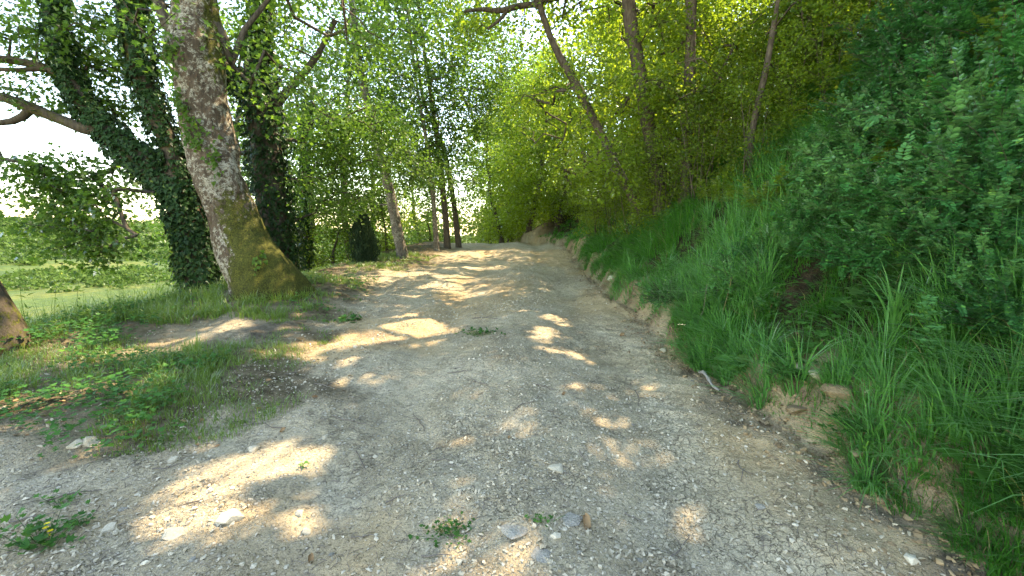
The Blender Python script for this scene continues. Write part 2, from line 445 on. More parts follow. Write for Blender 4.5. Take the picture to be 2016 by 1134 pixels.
# ground material -------------------------------------------------------------
def ground_mat():
    m, t = nt('stony_earth')
    tc = nn(t, 'ShaderNodeTexCoord'); v = tc.outputs['Object']
    road = attr(t, 'road'); cut = attr(t, 'cut'); far = attr(t, 'far'); humus = attr(t, 'humus'); ochre = attr(t, 'ochre')
    # clay, gravel and dust tones
    nA = noise(t, 1.6, 6, v, .6, .4); nB = noise(t, 9, 6, v, .65); nC = noise(t, 60, 5, v, .7)
    base = ramp(t, nA.outputs[0], [(.30, (.50, .395, .245)), (.52, (.65, .54, .36)), (.72, (.73, .63, .45))])
    base = mixc(t, ramp(t, nB.outputs[0], [(.50, 0), (.66, .55)]), base, (.30, .235, .15))
    base = mixc(t, mth(t, 'MULTIPLY', ramp(t, nC.outputs[0], [(.40, 1), (.52, 0)]), .45), base, (.17, .15, .12))
    # embedded pebbles in two sizes
    def peb(scale, thr, seed):
        mp = nn(t, 'ShaderNodeMapping'); mp.inputs['Location'].default_value = (seed, seed, 0); t.links.new(v, mp.inputs[0])
        wob = nn(t, 'ShaderNodeVectorMath', operation='ADD')
        nz = noise(t, scale * .8, 2, mp.outputs[0]); sc = nn(t, 'ShaderNodeVectorMath', operation='SCALE'); sc.inputs['Scale'].default_value = .55 / scale
        t.links.new(nz.outputs['Color'], sc.inputs[0]); t.links.new(mp.outputs[0], wob.inputs[0]); t.links.new(sc.outputs[0], wob.inputs[1])
        a = nn(t, 'ShaderNodeTexVoronoi', feature='F1'); a.inputs['Scale'].default_value = scale; t.links.new(wob.outputs[0], a.inputs['Vector'])
        sep = nn(t, 'ShaderNodeSeparateColor'); t.links.new(a.outputs['Color'], sep.inputs[0])
        pick = mth(t, 'GREATER_THAN', sep.outputs[0], thr)
        dens = mth(t, 'MULTIPLY', ramp(t, noise(t, 1.1, 3, mp.outputs[0]).outputs[0], [(.34, .35), (.52, 1)]), mth(t, 'SUBTRACT', 1.0, mth(t, 'MULTIPLY', attr(t, 'clay'), .75)))
        body = ramp(t, a.outputs['Distance'], [(.26, 1), (.40, 0)])
        rim = ramp(t, a.outputs['Distance'], [(.30, 0), (.46, 1), (.70, .2)])
        return mth(t, 'MULTIPLY', mth(t, 'MULTIPLY', body, pick), dens), sep.outputs[1], mth(t, 'MULTIPLY', rim, dens)
    p1, r1, e1 = peb(30, .40, 0); p2, r2, e2 = peb(75, .25, 5)
    base = mixc(t, mth(t, 'MULTIPLY', e2, .32), base, (.20, .175, .13)); base = mixc(t, mth(t, 'MULTIPLY', e1, .32), base, (.16, .14, .10))
    pc1 = ramp(t, r1, [(0, (.30, .255, .18)), (.5, (.56, .49, .37)), (1, (.76, .69, .55))])
    pc2 = ramp(t, r2, [(0, (.20, .175, .13)), (.5, (.48, .43, .34)), (1, (.72, .66, .54))])
    base = mixc(t, mth(t, 'MULTIPLY', p2, .8), base, pc2); base = mixc(t, mth(t, 'MULTIPLY', p1, .9), base, pc1)
    # drying cracks
    wob = nn(t, 'ShaderNodeVectorMath', operation='ADD'); sc = nn(t, 'ShaderNodeVectorMath', operation='SCALE'); sc.inputs['Scale'].default_value = .24
    nz = noise(t, 7, 4, v); t.links.new(nz.outputs['Color'], sc.inputs[0]); t.links.new(v, wob.inputs[0]); t.links.new(sc.outputs[0], wob.inputs[1])
    ck = nn(t, 'ShaderNodeTexVoronoi', feature='DISTANCE_TO_EDGE'); ck.inputs['Scale'].default_value = 19; t.links.new(wob.outputs[0], ck.inputs['Vector'])
    crk = ramp(t, ck.outputs['Distance'], [(.008, 1), (.045, 0)])
    crk = mth(t, 'MULTIPLY', crk, ramp(t, mth(t, 'ADD', noise(t, 2.3, 3, v).outputs[0], mth(t, 'MULTIPLY', attr(t, 'clay'), .15)), [(.52, 0), (.62, 1)]))
    base = mixc(t, mth(t, 'MULTIPLY', crk, .55), base, (.09, .075, .055))
    # ochre clay and dark humus
    och = ramp(t, nB.outputs[0], [(.3, (.42, .29, .15)), (.7, (.62, .46, .27))])
    base = mixc(t, mth(t, 'MULTIPLY', ochre, .75), base, och)
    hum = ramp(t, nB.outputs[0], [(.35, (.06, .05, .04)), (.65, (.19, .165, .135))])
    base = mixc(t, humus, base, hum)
    cutc = ramp(t, noise(t, 5, 6, v, .7).outputs[0], [(.3, (.10, .075, .05)), (.5, (.30, .22, .135)), (.7, (.50, .39, .25))])
    base = mixc(t, cut, base, cutc)
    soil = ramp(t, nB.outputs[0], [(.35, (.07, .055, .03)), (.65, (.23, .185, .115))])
    soil = mixc(t, attr(t, 'litter'), soil, ramp(t, nB.outputs[0], [(.35, (.012, .012, .006)), (.65, (.05, .038, .02))]))  # litter blackens the bank soil, painting in deep shade between the plants
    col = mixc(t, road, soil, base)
    fld = ramp(t, noise(t, .018, 5, v, .6).outputs[0], [(.36, (.035, .07, .02)), (.50, (.07, .11, .025)), (.60, (.14, .15, .035)), (.75, (.05, .085, .025))])
    fld = mixc(t, ramp(t, noise(t, .5, 6, v, .7).outputs[0], [(.4, 0), (.6, .8)]), fld, (.03, .06, .018))
    col = mixc(t, far, col, fld)
    b = nn(t, 'ShaderNodeBsdfPrincipled'); b.inputs['Roughness'].default_value = .95; b.inputs['Specular IOR Level'].default_value = .15
    t.links.new(col, b.inputs['Base Color'])
    h = mth(t, 'ADD', mth(t, 'MULTIPLY', nB.outputs[0], 1.1), mth(t, 'MULTIPLY', nC.outputs[0], .8))
    h = mth(t, 'ADD', h, mth(t, 'MULTIPLY', p1, .8)); h = mth(t, 'ADD', h, mth(t, 'MULTIPLY', p2, .45))
    h = mth(t, 'SUBTRACT', h, mth(t, 'MULTIPLY', crk, .9))
    bp = nn(t, 'ShaderNodeBump'); bp.inputs['Strength'].default_value = .9; bp.inputs['Distance'].default_value = .03
    t.links.new(h, bp.inputs['Height']); t.links.new(bp.outputs[0], b.inputs['Normal'])
    o = nn(t, 'ShaderNodeOutputMaterial'); t.links.new(b.outputs[0], o.inputs[0])
    return m
M['ground'] = ground_mat()

# ------------------------------------------------------------------ ground sheets
def axis(lo, d0, d1, hi, step, g):
    mid = np.arange(d0, d1, step)
    a = [mid[-1]]; s = step
    while a[-1] < hi: s *= g; a.append(a[-1] + s)
    b = [d0]; s = step
    while b[-1] > lo: s *= g; b.append(b[-1] - s)
    return np.concatenate([b[:0:-1], mid, a[1:]])
gx = axis(-1500, -2.9, 2.9, 900, .024, 1.034)
gy = axis(-60, 1.3, 5.0, 1500, .022, 1.019)
GX, GY = np.meshgrid(gx, gy)
GZ = H(GX, GY)
XR = x_right(GY); XL = x_left(GY); XE = x_edge(GY)
nrag = .16 * fbm(GX * 2.2, GY * 2.2, seed=50, oct=3)
road_a = sstep((GX - XL + .5 + nrag * 2.5) / .9) * sstep((XR + .55 - GX + nrag) / .35)
bare = np.maximum.reduce([np.exp(-((GX + 3.6) / 1.0) ** 2 - ((GY - 5.3) / .7) ** 2) * .75, np.exp(-((GX + 4.3) / 1.6) ** 2 - ((GY - 2.2) / .75) ** 4) * 1.5 * 1.0,
                          np.exp(-((GX + 3.2) / 1.0) ** 2 - ((GY - 10) / 1.5) ** 2)])
road_a = np.clip(np.maximum(road_a, bare + nrag), 0, 1) * (GY < 70)
road_a = np.maximum(road_a, np.clip(1.4 * np.exp(-((GX - .9) / .8) ** 2 - ((GY - 23) / 2.5) ** 2), 0, 1))
cut_a = np.clip(sstep((GX - XR + .22 + nrag) / .25) * sstep((XR + .48 - GX) / .25), 0, 1)
cut_a = cut_a * np.clip(.75 + .9 * fbm(GX * 3, GY * 3, seed=59, oct=3), .1, 1)
mound_a = np.exp(-((GX - .9) / .8) ** 2 - ((GY - 23) / 2.5) ** 2)
cut_a = np.maximum(cut_a * (1 - mound_a), .35 * np.exp(-((GX - 1.2) / 1.0) ** 2 - ((GY - 24) / 2.5) ** 2))
far_a = sstep((XE - GX - 4) / 6) + sstep((GY - 60) / 20); far_a = np.clip(far_a, 0, 1)
ochre_a = np.clip(1.6 * fbm(GX * .9, GY * .55, seed=55, oct=3) - .25 + .75 * np.exp(-((GX - XR + .5) / .4) ** 2) + .6 * np.exp(-((GX + 2.0) / .8) ** 2 - ((GY - 4.8) / 2) ** 2) + .8 * np.exp(-((GX + 3.6) / 1.1) ** 2 - ((GY - 5.3) / .9) ** 2), 0, 1)
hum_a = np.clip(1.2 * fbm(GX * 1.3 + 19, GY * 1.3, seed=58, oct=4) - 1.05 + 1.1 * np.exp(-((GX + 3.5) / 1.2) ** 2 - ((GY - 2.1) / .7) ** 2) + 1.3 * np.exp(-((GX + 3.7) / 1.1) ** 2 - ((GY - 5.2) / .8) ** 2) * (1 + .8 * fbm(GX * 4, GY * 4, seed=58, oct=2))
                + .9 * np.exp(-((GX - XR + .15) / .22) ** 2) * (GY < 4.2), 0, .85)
clay_a = np.exp(-((GX - 1.35) / .5) ** 2) * (GY < 7)
bank_shade_a = sstep((GX - XR - .25) / .35)  # mask for the shade painted into the right bank's soil
ny, nx = GX.shape
idx = np.arange(ny * nx).reshape(ny, nx)
quads = np.stack([idx[:-1, :-1], idx[:-1, 1:], idx[1:, 1:], idx[1:, :-1]], -1).reshape(-1, 4)
cx = ((GX - XR)[:-1, :-1]).ravel(); cl = ((GX - XL)[:-1, :-1]).ravel(); cyy = GY[:-1, :-1].ravel()
reg = np.where((cx < 0) & (cl > 0) & (cyy < 45), 0, np.where((cx >= 0) & (cx < 14) & (cyy < 45), 1, 2))
Vall = np.stack([GX, GY, GZ], -1).reshape(-1, 3)
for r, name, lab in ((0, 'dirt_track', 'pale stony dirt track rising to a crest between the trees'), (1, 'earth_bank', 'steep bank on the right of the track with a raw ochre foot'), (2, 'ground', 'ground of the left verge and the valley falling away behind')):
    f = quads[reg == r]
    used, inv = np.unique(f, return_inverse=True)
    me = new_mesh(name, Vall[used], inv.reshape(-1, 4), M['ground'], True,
                  {k: a.ravel()[used] for k, a in (('road', road_a), ('cut', cut_a), ('far', far_a), ('ochre', ochre_a), ('humus', hum_a), ('clay', clay_a), ('litter', bank_shade_a))})  # the litter layer carries the painted bank shade
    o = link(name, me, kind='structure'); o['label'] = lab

# ------------------------------------------------------------------ trees
def ell(px, py, Y, rx, ry, rY, n):
    c = P(px, py, Y)
    return (c, np.array([rx / F * Y, rY, ry / F * Y]), n)

def targets(ells, gap=.0, seed=0, gs=.8):
    out = []
    for c, r, n in ells:
        q = rdir(n * 2) * (rng.random((n * 2, 1)) ** (1 / 2.4))
        p = np.asarray(c) + q * np.asarray(r)
        if gap > -1:
            k = fbm(p[:, 0] * gs, p[:, 1] * gs, p[:, 2] * gs * 1.5, seed=seed + 70, oct=2) > gap
            p = p[k]
        out.append(p[:n])
    return np.concatenate(out)

def grow(stems, tg, seg=.5, r0=.006, expo=2.3, sag=.06, first=0):
    """stems: list of (pts, rad). Connects every target to the nearest wood; returns chains (pts, rad) and each target's direction."""
    nodes = []; par = []; fixed = []
    for pts, rad in stems:
        for i, (p, r) in enumerate(zip(pts, rad)):
            nodes.append(p); par.append(-1); fixed.append(r)
    N0 = len(nodes)
    cap = N0 + len(tg) * 14 + 10
    A = np.zeros((cap, 3)); A[:N0] = nodes
    PAR = np.full(cap, -1); n = N0
    hostok = np.ones(cap, bool); hostok[:first] = False
    d0 = np.array([np.min(np.linalg.norm(A[:N0] - t, axis=1)) for t in tg])
    order = np.argsort(d0)
    chains = []; dirs = np.zeros((len(tg), 3))
    for ti in order:
        t = tg[ti]
        dd = A[:n] - t
        dist = np.linalg.norm(dd, axis=1) + np.where(hostok[:n], 0, 1e3) + .35 * np.maximum(dd[:, 2], 0)
        h = int(np.argmin(dist)); p0 = A[h]
        L = np.linalg.norm(t - p0)
        k = int(min(12, max(1, round(L / seg))))
        s = np.linspace(0, 1, k + 1)[1:, None]
        pts = p0 + (t - p0) * s
        w = np.sin(s * math.pi) * L
        pts = pts + w * rng.normal(size=(1, 3)) * .07 + np.array([0, 0, 1]) * w * sag + rng.normal(size=pts.shape) * .05 * min(L, 1.2) * (s < 1)
        ids = [h]
        for q in pts:
            A[n] = q; PAR[n] = ids[-1]; ids.append(n); n += 1
        chains.append(ids)
        dirs[ti] = A[ids[-1]] - A[ids[-2]]
    load = np.zeros(n); load[[c[-1] for c in chains]] = 1
    for i in range(n - 1, N0 - 1, -1):
        if PAR[i] >= N0: load[PAR[i]] += load[i]
    rad = r0 * np.maximum(load, 1) ** (1 / expo)
    rad[:N0] = fixed
    out = []
    for ids in chains:
        rr = rad[ids].copy(); rr[0] = min(rr[0], rr[1] * 1.15); 
        out.append((A[ids].copy(), rr))
    return out, norm(dirs)

def foliage(mb, tg, dirs, per, spread, size, kind='diamond', droop=.35, flat=.55, cullf=True):
    n = len(tg); N = n * per
    c = np.repeat(tg, per, 0); d = np.repeat(dirs, per, 0)
    ln = rng.random((N, 1)) * 1.3 - .6
    off = rng.normal(size=(N, 3)) * np.array([1, 1, flat * .62]) * spread * .5
    p = c + d * ln * spread + off
    p[:, 2] -= (off[:, 0] ** 2 + off[:, 1] ** 2) * .6
    ax = norm(off + d * .5 * spread) + rng.normal(size=(N, 3)) * .45 + np.array([0, 0, -droop])
    nr = np.array([0, 0, 1.0]) + rng.normal(size=(N, 3)) * .55
    if cullf:
        k = ~open_to_sun(p)
        k &= p[:, 2] > H(p[:, 0], p[:, 1], False) + .05
        k &= ~((np.abs(p[:, 0]) < 2.0) & (p[:, 1] < 6) & (p[:, 2] < 4.2))
        p, ax, nr = p[k], ax[k], nr[k]
    leaves(mb, p, ax, nr, size * rng.uniform(.65, 1.2, len(p)), kind)

def resample(pts, rad, step):
    pts = np.asarray(pts, float); rad = np.asarray(rad, float)
    d = np.concatenate([[0], np.cumsum(np.linalg.norm(np.diff(pts, axis=0), axis=1))])
    m = max(3, int(d[-1] / step) + 1); s = np.linspace(0, d[-1], m)
    # smooth by a Catmull-like average
    q = np.stack([np.interp(s, d, pts[:, i]) for i in range(3)], 1); r = np.interp(s, d, rad)
    w = max(1, int(.35 * (d[-1] / max(1, len(pts) - 1)) / step))
    if w > 1 and m > 2 * w + 2:
        ker = np.ones(2 * w + 1) / (2 * w + 1)
        for i in range(3):
            e = np.concatenate([2 * q[0, i] - q[w:0:-1, i], q[:, i], 2 * q[-1, i] - q[-2:-w - 2:-1, i]])
            q[:, i] = np.convolve(e, ker, 'valid')
        e = np.concatenate([np.full(w, r[0]), r, np.full(w, r[-1])]); r = np.convolve(e, ker, 'valid')
    return q, r

def stem_px(pp, Y):
    """list of (px, py, width px[, dY])"""
    pts = []; rad = []
    for e in pp:
        y = Y + (e[3] if len(e) > 3 else 0)
        pts.append(P(e[0], e[1], y)); rad.append(e[2] / F * y / 2)
    return np.array(pts), np.array(rad)

def ivy_shell(mb, pts, rad, n, size=.075, thick=.5, zmin=None):
    q, r = resample(pts, rad, .08)
    i = rng.integers(0, len(q) - 1, n); f = rng.random((n, 1))
    c = q[i] * (1 - f) + q[i + 1] * f; rr = r[i]
    t = norm(q[i + 1] - q[i]); o = norm(np.cross(t, rdir(n)))
    lf_ = fbm(c[:, 0] * 3 + o[:, 0] * 1.5, c[:, 1] * 3 + o[:, 1] * 1.5, c[:, 2] * 2.2, seed=90, oct=3)
    lump = 1 + thick * (lf_ * 1.0 + rng.random(n) ** 1.5 * .9)
    kp = lf_ > -.62; c, rr, t, o, lump = c[kp], rr[kp], t[kp], o[kp], lump[kp]; n = len(c)
    p = c + o * (rr * lump + .02)[:, None]
    if zmin is not None: k = p[:, 2] > zmin; p, o, t = p[k], o[k], t[k]
    m = len(p)
    ax = np.array([0, 0, -.9]) + o * .35 + rng.normal(size=(m, 3)) * .45
    nr = o + np.array([0, 0, .4]) + rng.normal(size=(m, 3)) * .35
    leaves(mb, p, ax, nr, size * rng.uniform(.6, 1.5, m), 'ivy')

def make_tree(name, label, stems, ells, leafm='maple', barkm='bark', per=26, spread=.42, size=.085, kind='diamond', gap=-.1, seed=0,
              sides=10, group=None, ivy=None, canopy=None, first_free=0, cat='tree', sag=.06, droop=.35, r0=.006, rough=.12, loc=None, extra=None):
    base = np.array(stems[0][0][0])
    org = loc if loc is not None else base
    root = thing(name, label, cat, org, group)
    mb = MB(); rs = []
    for j, (pts, rad) in enumerate(stems):
        if j == 0:
            g0 = float(H(pts[0][0], pts[0][1], False)) - .3
            if pts[0][2] > g0: pts = np.concatenate([[[pts[0][0], pts[0][1], g0]], pts]); rad = np.concatenate([[rad[0]], rad])
        q, r = resample(pts, rad, .16)
        if j == 0:
            h = np.linalg.norm(q - q[0], axis=1); r = r * (1 + .45 * np.exp(-h / .3)); q[0, 2] -= .25
        mb = MB()
        tube(mb, q, r, sides if j == 0 else max(6, sides - 3), rough=rough, seed=seed + j)
        if barkm == 'bark_moss': mb.A['moss'] = [.28 + .3 * fbm(mb.V[0][:, 0] * 3, mb.V[0][:, 1] * 3, mb.V[0][:, 2] * 3, seed=5, oct=2)]
        rs.append(resample(pts, rad, .4))
        link('trunk' if j == 0 else 'limb', mb.mesh('trunk' if j == 0 else 'limb', M[barkm], True, org), root)
    tg = targets(ells, gap, seed)
    lim = int(len(rs[0][0]) * first_free)
    ch, dirs = grow(rs, tg, first=lim, sag=sag, r0=r0)
    bb = MB()
    for p, r in ch: tube(bb, p, r, 5 if r[0] > .02 else 3)
    link('branches', bb.mesh('branches', M['bark' if barkm == 'bark_big' else barkm if barkm != 'bark_moss' else 'bark'], True, org), root, kind='stuff')
    fb = MB()
    foliage(fb, tg, dirs, per, spread, size, kind, droop)
    if canopy:
        tc = targets(canopy['e'], canopy.get('gap', -.9), seed + 5)
        ch2, d2 = grow(rs, tc, seg=.9, first=max(lim, int(len(rs[0][0]) * .5)), r0=r0 * 1.2)
        cb = MB()
        for p, r in ch2: tube(cb, p, r, 5 if r[0] > .03 else 3)
        link('upper_branches', cb.mesh('upper_branches', M['bark'], True, org), root, kind='stuff')
        foliage(fb, tc, d2, canopy.get('per', 60), canopy.get('spread', .85), canopy.get('size', .16), 'diamond', .2)
    cr = link('crown', fb.mesh('crown', M[leafm], False, org), root, kind='stuff')
    if ivy:
        ib = MB()
        for k, n, sz, th in ivy: ivy_shell(ib, stems[k][0], stems[k][1], n, sz, th)
        link('ivy', ib.mesh('ivy', M['ivy'], False, org), root, kind='stuff')
    return root

# --- the big mossy trunk (hero)
def hero_tree():
    Y = 7.0
    pp = [(580, 670, 165), (540, 596, 150), (512, 545, 122), (478, 480, 92), (452, 410, 82), (430, 340, 79), (412, 270, 80), (400, 200, 84), (391, 120, 90), (388, 60, 78), (386, 0, 70), (388, -120, 66), (395, -300, 56), (420, -500, 40)]
    pts, rad = stem_px([(a, b, c) for a, b, c in pp], Y)
    # keep the upper trunk in a plane: real metres
    q, r = resample(pts, rad, .035)
    org = q[0].copy()
    root = thing('mossy_tree', 'big leaning tree trunk with pale lichen above and green moss round its foot', 'tree', org)
    h = np.linalg.norm(q - q[0], axis=1)
    r = r * (1 + .10 * np.exp(-h / .35))
    sides = 96
    mb = MB(); t = norm(np.gradient(q, axis=0)); a = norm(np.cross(t, np.array([0, 1.0, 0]))); b = np.cross(t, a)
    # a points to +x/-x; build with buttresses
    th = np.arange(sides) * 2 * math.pi / sides
    TH, HH = np.meshgrid(th, h)
    rr = r[:, None] * (1 + .10 * np.exp(-HH / .5) * np.sin(TH * 4 + 1.1) + .08 * np.exp(-HH / .3) * np.sin(TH * 7))
    Q = q[:, None] + a[:, None] * (np.cos(TH) * rr)[..., None] + b[:, None] * (np.sin(TH) * rr)[..., None]
    dsp = .05 * fbm(Q[..., 0] * 2.5, Q[..., 1] * 2.5, Q[..., 2] * 1.6, seed=61, oct=3) + .012 * fbm(Q[..., 0] * 22, Q[..., 1] * 22, Q[..., 2] * 9, seed=62, oct=3)
    # burl on the left at the old branch collar
    outv = a[:, None] * np.cos(TH)[..., None] + b[:, None] * np.sin(TH)[..., None]
    burl = P(345, 112, Y - .1); dB = np.linalg.norm(Q - burl, axis=-1)
    dsp = dsp + .10 * np.exp(-(dB / .22) ** 2)
    Q = Q + outv * dsp[..., None]
    zz = Q[..., 2]
    right = outv[..., 0]
    moss = 1.0 * sstep((2.7 - zz) / 1.5) * sstep((right + .45 + .35 * sstep((1.3 - zz) / .6)) / .9) + .55 * sstep((zz - 3.6) / .5) * sstep((np.abs(right) - .62) / .3) + .35 * np.exp(-(dB / .3) ** 2)
    moss = moss + .12
    ny_, nx_ = Q.shape[:2]
    ii = np.arange(ny_ * nx_).reshape(ny_, nx_)
    j2 = np.roll(ii, -1, 1)
    Fq = np.stack([ii[:-1], j2[:-1], j2[1:], ii[1:]], -1).reshape(-1, 4)
    mb.add(Q.reshape(-1, 3), Fq, moss=moss.ravel())
    link('trunk', mb.mesh('trunk', M['bark_big'], True, org), root)
    ells = [ell(430, 60, 6.6, 160, 60, 1.2, 14), ell(650, 40, 7.2, 200, 90, 1.4, 60), ell(600, 200, 8, 110, 60, 1.2, 26), ell(250, 60, 7.4, 180, 80, 1.2, 26)]
    tg = targets(ells, -.2, 3)
    rs = [resample(pts, rad, .4)]
    bl = stem_px([(388, 60, 40), (360, 75, 26), (330, 50, 22), (312, 0, 18), (300, -80, 14)], Y)       # left fork seen beside the trunk
    br = stem_px([(392, 20, 40), (440, 70, 16, .1), (455, 130, 12, .2), (480, 60, 10, .3), (520, 10, 8, .4)], Y)
    bb = MB()
    for s_ in (bl, br):
        q_, r_ = resample(s_[0], s_[1], .12); tube(bb, q_, r_, 8, rough=.12); rs.append((q_, r_))
    ch, dirs = grow(rs, tg, first=int(len(rs[0][0]) * .35))
    for p, r_ in ch: tube(bb, p, r_, 5 if r_[0] > .02 else 3)
    link('branches', bb.mesh('branches', M['bark'], True, org), root, kind='stuff')
    fb = MB(); foliage(fb, tg, dirs, 30, .42, .085, 'maple')
    cc = [(P(420, -330, 7), np.array([2.8, 2.2, 1.3]), 50)]
    tc = targets(cc, -.3, 4); ch2, d2 = grow(rs, tc, seg=.8, first=int(len(rs[0][0]) * .6))
    cb = MB()
    for p, r_ in ch2: tube(cb, p, r_, 4)
    link('upper_branches', cb.mesh('upper_branches', M['bark'], True, org), root, kind='stuff')
    foliage(fb, tc, d2, 34, .7, .13)
    link('crown', fb.mesh('crown', M['maple'], False, org), root, kind='stuff')
    ib = MB()
    for px, py, w, hh, n in [(378, 115, 20, 22, 60), (385, 205, 14, 18, 40), (398, 225, 16, 12, 36), (412, 262, 18, 24, 70), (420, 285, 16, 14, 40), (448, 315, 8, 28, 34), (455, 345, 6, 14, 14), (370, 160, 6, 20, 10), (540, 505, 8, 25, 26), (383, 150, 6, 20, 10)]:
        c = np.stack([P(px + dx, py + dy, Y) for dx, dy in zip(rng.normal(size=n) * w * .6, rng.normal(size=n) * hh * .6)])
        # push onto the bark: step towards the camera by the local radius
        di = np.linalg.norm(q[None, :, ::2] - c[:, None, ::2], axis=2); k = di.argmin(1); dm = di.min(1)
        rr_ = r[k] * 1.03
        ok = dm < rr_ * .97
        c, k, dm, rr_ = c[ok], k[ok], dm[ok], rr_[ok]
        c[:, 1] = q[k, 1] - np.sqrt(np.maximum(rr_ ** 2 - dm ** 2, 0)) - .05 - rng.random(len(c)) * .05
        m = len(c)
        if m: leaves(ib, c, np.array([0, 0, -.8]) + rng.normal(size=(m, 3)) * .5, np.array([0, -1, .5]) + rng.normal(size=(m, 3)) * .35, rng.uniform(.05, .085, m), 'ivy')
    link('ivy', ib.mesh('ivy', M['maple'], False, org), root, kind='stuff')
hero_tree()

# --- ivy clad forked tree on the left edge of the verge
YA = 7.6
s0 = stem_px([(412, 625, 62), (402, 580, 56), (392, 520, 54), (378, 460, 56), (362, 410, 60), (345, 370, 56)], YA)
sA = stem_px([(350, 385, 46), (300, 335, 46), (245, 290, 40), (195, 240, 34), (150, 180, 30), (125, 120, 30), (112, 50, 32), (100, -20, 30), (90, -160, 28)], YA)
sB = stem_px([(352, 385, 44), (345, 320, 36), (325, 260, 32), (295, 200, 34), (275, 130, 34), (262, 60, 34), (258, -20, 38), (262, -180, 30)], YA)
s1 = stem_px([(205, 258, 24, -.1), (160, 252, 20, -.15), (110, 232, 20, -.2), (60, 212, 22, -.3), (25, 198, 18, -.35), (-30, 180, 14, -.4)], YA)
s2 = stem_px([(62, 213, 16, -.3), (40, 236, 14, -.3), (10, 241, 11, -.35), (-30, 245, 8, -.4)], YA)
s3 = stem_px([(150, 175, 20, 0), (110, 140, 17, -.1), (60, 125, 15, -.1), (0, 115, 14, -.2), (-50, 108, 12, -.2)], YA)
s4 = stem_px([(90, 134, 10, -.1), (40, 138, 8, -.2), (0, 136, 7, -.2)], YA)
make_tree('ivy_clad_tree', 'forked tree wrapped in dark ivy with bare limbs reaching left', [s0, sA, sB, s1, s2, s3, s4],
          [ell(170, 390, 7.2, 150, 75, .9, 95), ell(220, 480, 7.0, 120, 40, .7, 34), ell(110, 330, 7.3, 100, 50, .7, 30), ell(300, 470, 6.9, 50, 40, .4, 12),
           ell(80, 60, 7.6, 130, 80, 1.0, 64), ell(200, 130, 8.2, 100, 110, .9, 60), ell(330, 210, 8.3, 70, 80, .6, 14), ell(180, 250, 8.4, 110, 60, .7, 44), ell(20, 180, 7.4, 60, 60, .6, 16), ell(310, 50, 8.4, 90, 80, .8, 16)],
          'maple', 'bark_moss', per=38, spread=.36, size=.078, kind='maple', gap=-.05, seed=21, sides=12,
          ivy=[(0, 4600, .07, .38), (1, 6200, .07, .38), (2, 4600, .07, .40)], sag=.03, droop=.6,
          canopy={'e': [(P(150, -260, 7.6), np.array([3.0, 2.2, 1.2]), 36)]})
# --- ivy clad tree behind the big trunk
YB = 10.0
t0 = stem_px([(562, 560, 56), (550, 500, 54), (538, 420, 52), (530, 340, 52), (522, 270, 52), (512, 200, 56), (505, 150, 46), (512, 80, 28), (512, 0, 24), (505, -160, 20)], YB)
t1 = stem_px([(510, 190, 36), (475, 160, 34), (440, 135, 28), (415, 90, 22), (395, 20, 18)], YB)
t2 = stem_px([(518, 240, 26), (552, 195, 16), (585, 160, 13), (625, 110, 11), (660, 40, 9)], YB)
t3 = stem_px([(525, 300, 12), (470, 302, 9), (430, 300, 7)], YB)
make_tree('ivy_clad_tree', 'upright ivy covered tree standing behind the big mossy trunk', [t0, t1, t2, t3],
          [ell(620, 120, 10, 130, 120, 1.6, 90), ell(640, 330, 10.5, 110, 90, 1.4, 90), ell(480, 60, 10.5, 120, 80, 1.3, 40), ell(700, 240, 11, 100, 90, 1.4, 70), ell(600, 240, 10.2, 70, 60, 1, 30)],
          'maple', 'bark', per=52, spread=.5, size=.085, kind='diamond', gap=-.1, seed=31, sides=10,
          ivy=[(0, 9000, .085, .6), (1, 2200, .085, .5)], canopy={'e': [(P(540, -220, 10), np.array([3.0, 2.6, 1.4]), 36)]})

# --- slim trees along the left of the track
def simple_tree(name, label, path, Y, ells, **kw):
    return make_tree(name, label, [stem_px(p, Y) for p in path] if isinstance(path[0], list) else [stem_px(path, Y)], ells, **kw)
simple_tree('slim_tree', 'slim pale barked tree leaning left beside the dark juniper', [(796, 522, 22), (785, 470, 20), (772, 400, 19), (758, 340, 18), (742, 280, 17), (722, 200, 15), (706, 120, 13), (692, 0, 11), (680, -140, 9)], 14,
            [ell(700, 120, 14, 150, 110, 2, 80), ell(760, 330, 14, 110, 60, 1.8, 50), ell(650, 400, 15, 100, 60, 1.6, 50)], barkm='bark_pale', per=60, spread=.6, size=.10, seed=41, gap=-.1,
            canopy={'e': [(P(700, -140, 14), np.array([3.5, 3, 2.2]), 60)]})
def clump(px0, top, Y, w, label, seed, pale='bark'):
    (a, b) = px0
    return simple_tree('verge_tree', label, [(a, b, w * 1.2), (a + (top[0] - a) * .15, b - 90, w), (a + (top[0] - a) * .4, b - 190, w * .85), (top[0], top[1], w * .6), (top[0] - 20, top[1] - 160, w * .45)], Y,
                       [ell(top[0] + 10, top[1] + 20, Y, 130, 110, 2.4, 75), ell(top[0] + 30, top[1] + 150, Y, 100, 60, 2, 45), ell(960, 130, Y + 2, 90, 120, 2, 50)], barkm=pale, per=64, spread=.75, size=.115, seed=seed,
                       group='trees clumped at the crest', gap=-.1, canopy={'e': [(P(top[0], top[1] - 200, Y), np.array([3.5, 3, 2.4]), 40)]})
clump((860, 494), (822, 180), 16.5, 9, 'thin straight tree, leftmost stem of the clump at the crest', 51, 'bark_pale')
clump((881, 484), (838, 120), 17.5, 11, 'dark middle tree of the clump beside the track crest', 52)
clump((903, 480), (832, 200), 18.5, 10, 'tree on the track side of the clump, leaning left at the crest', 53)
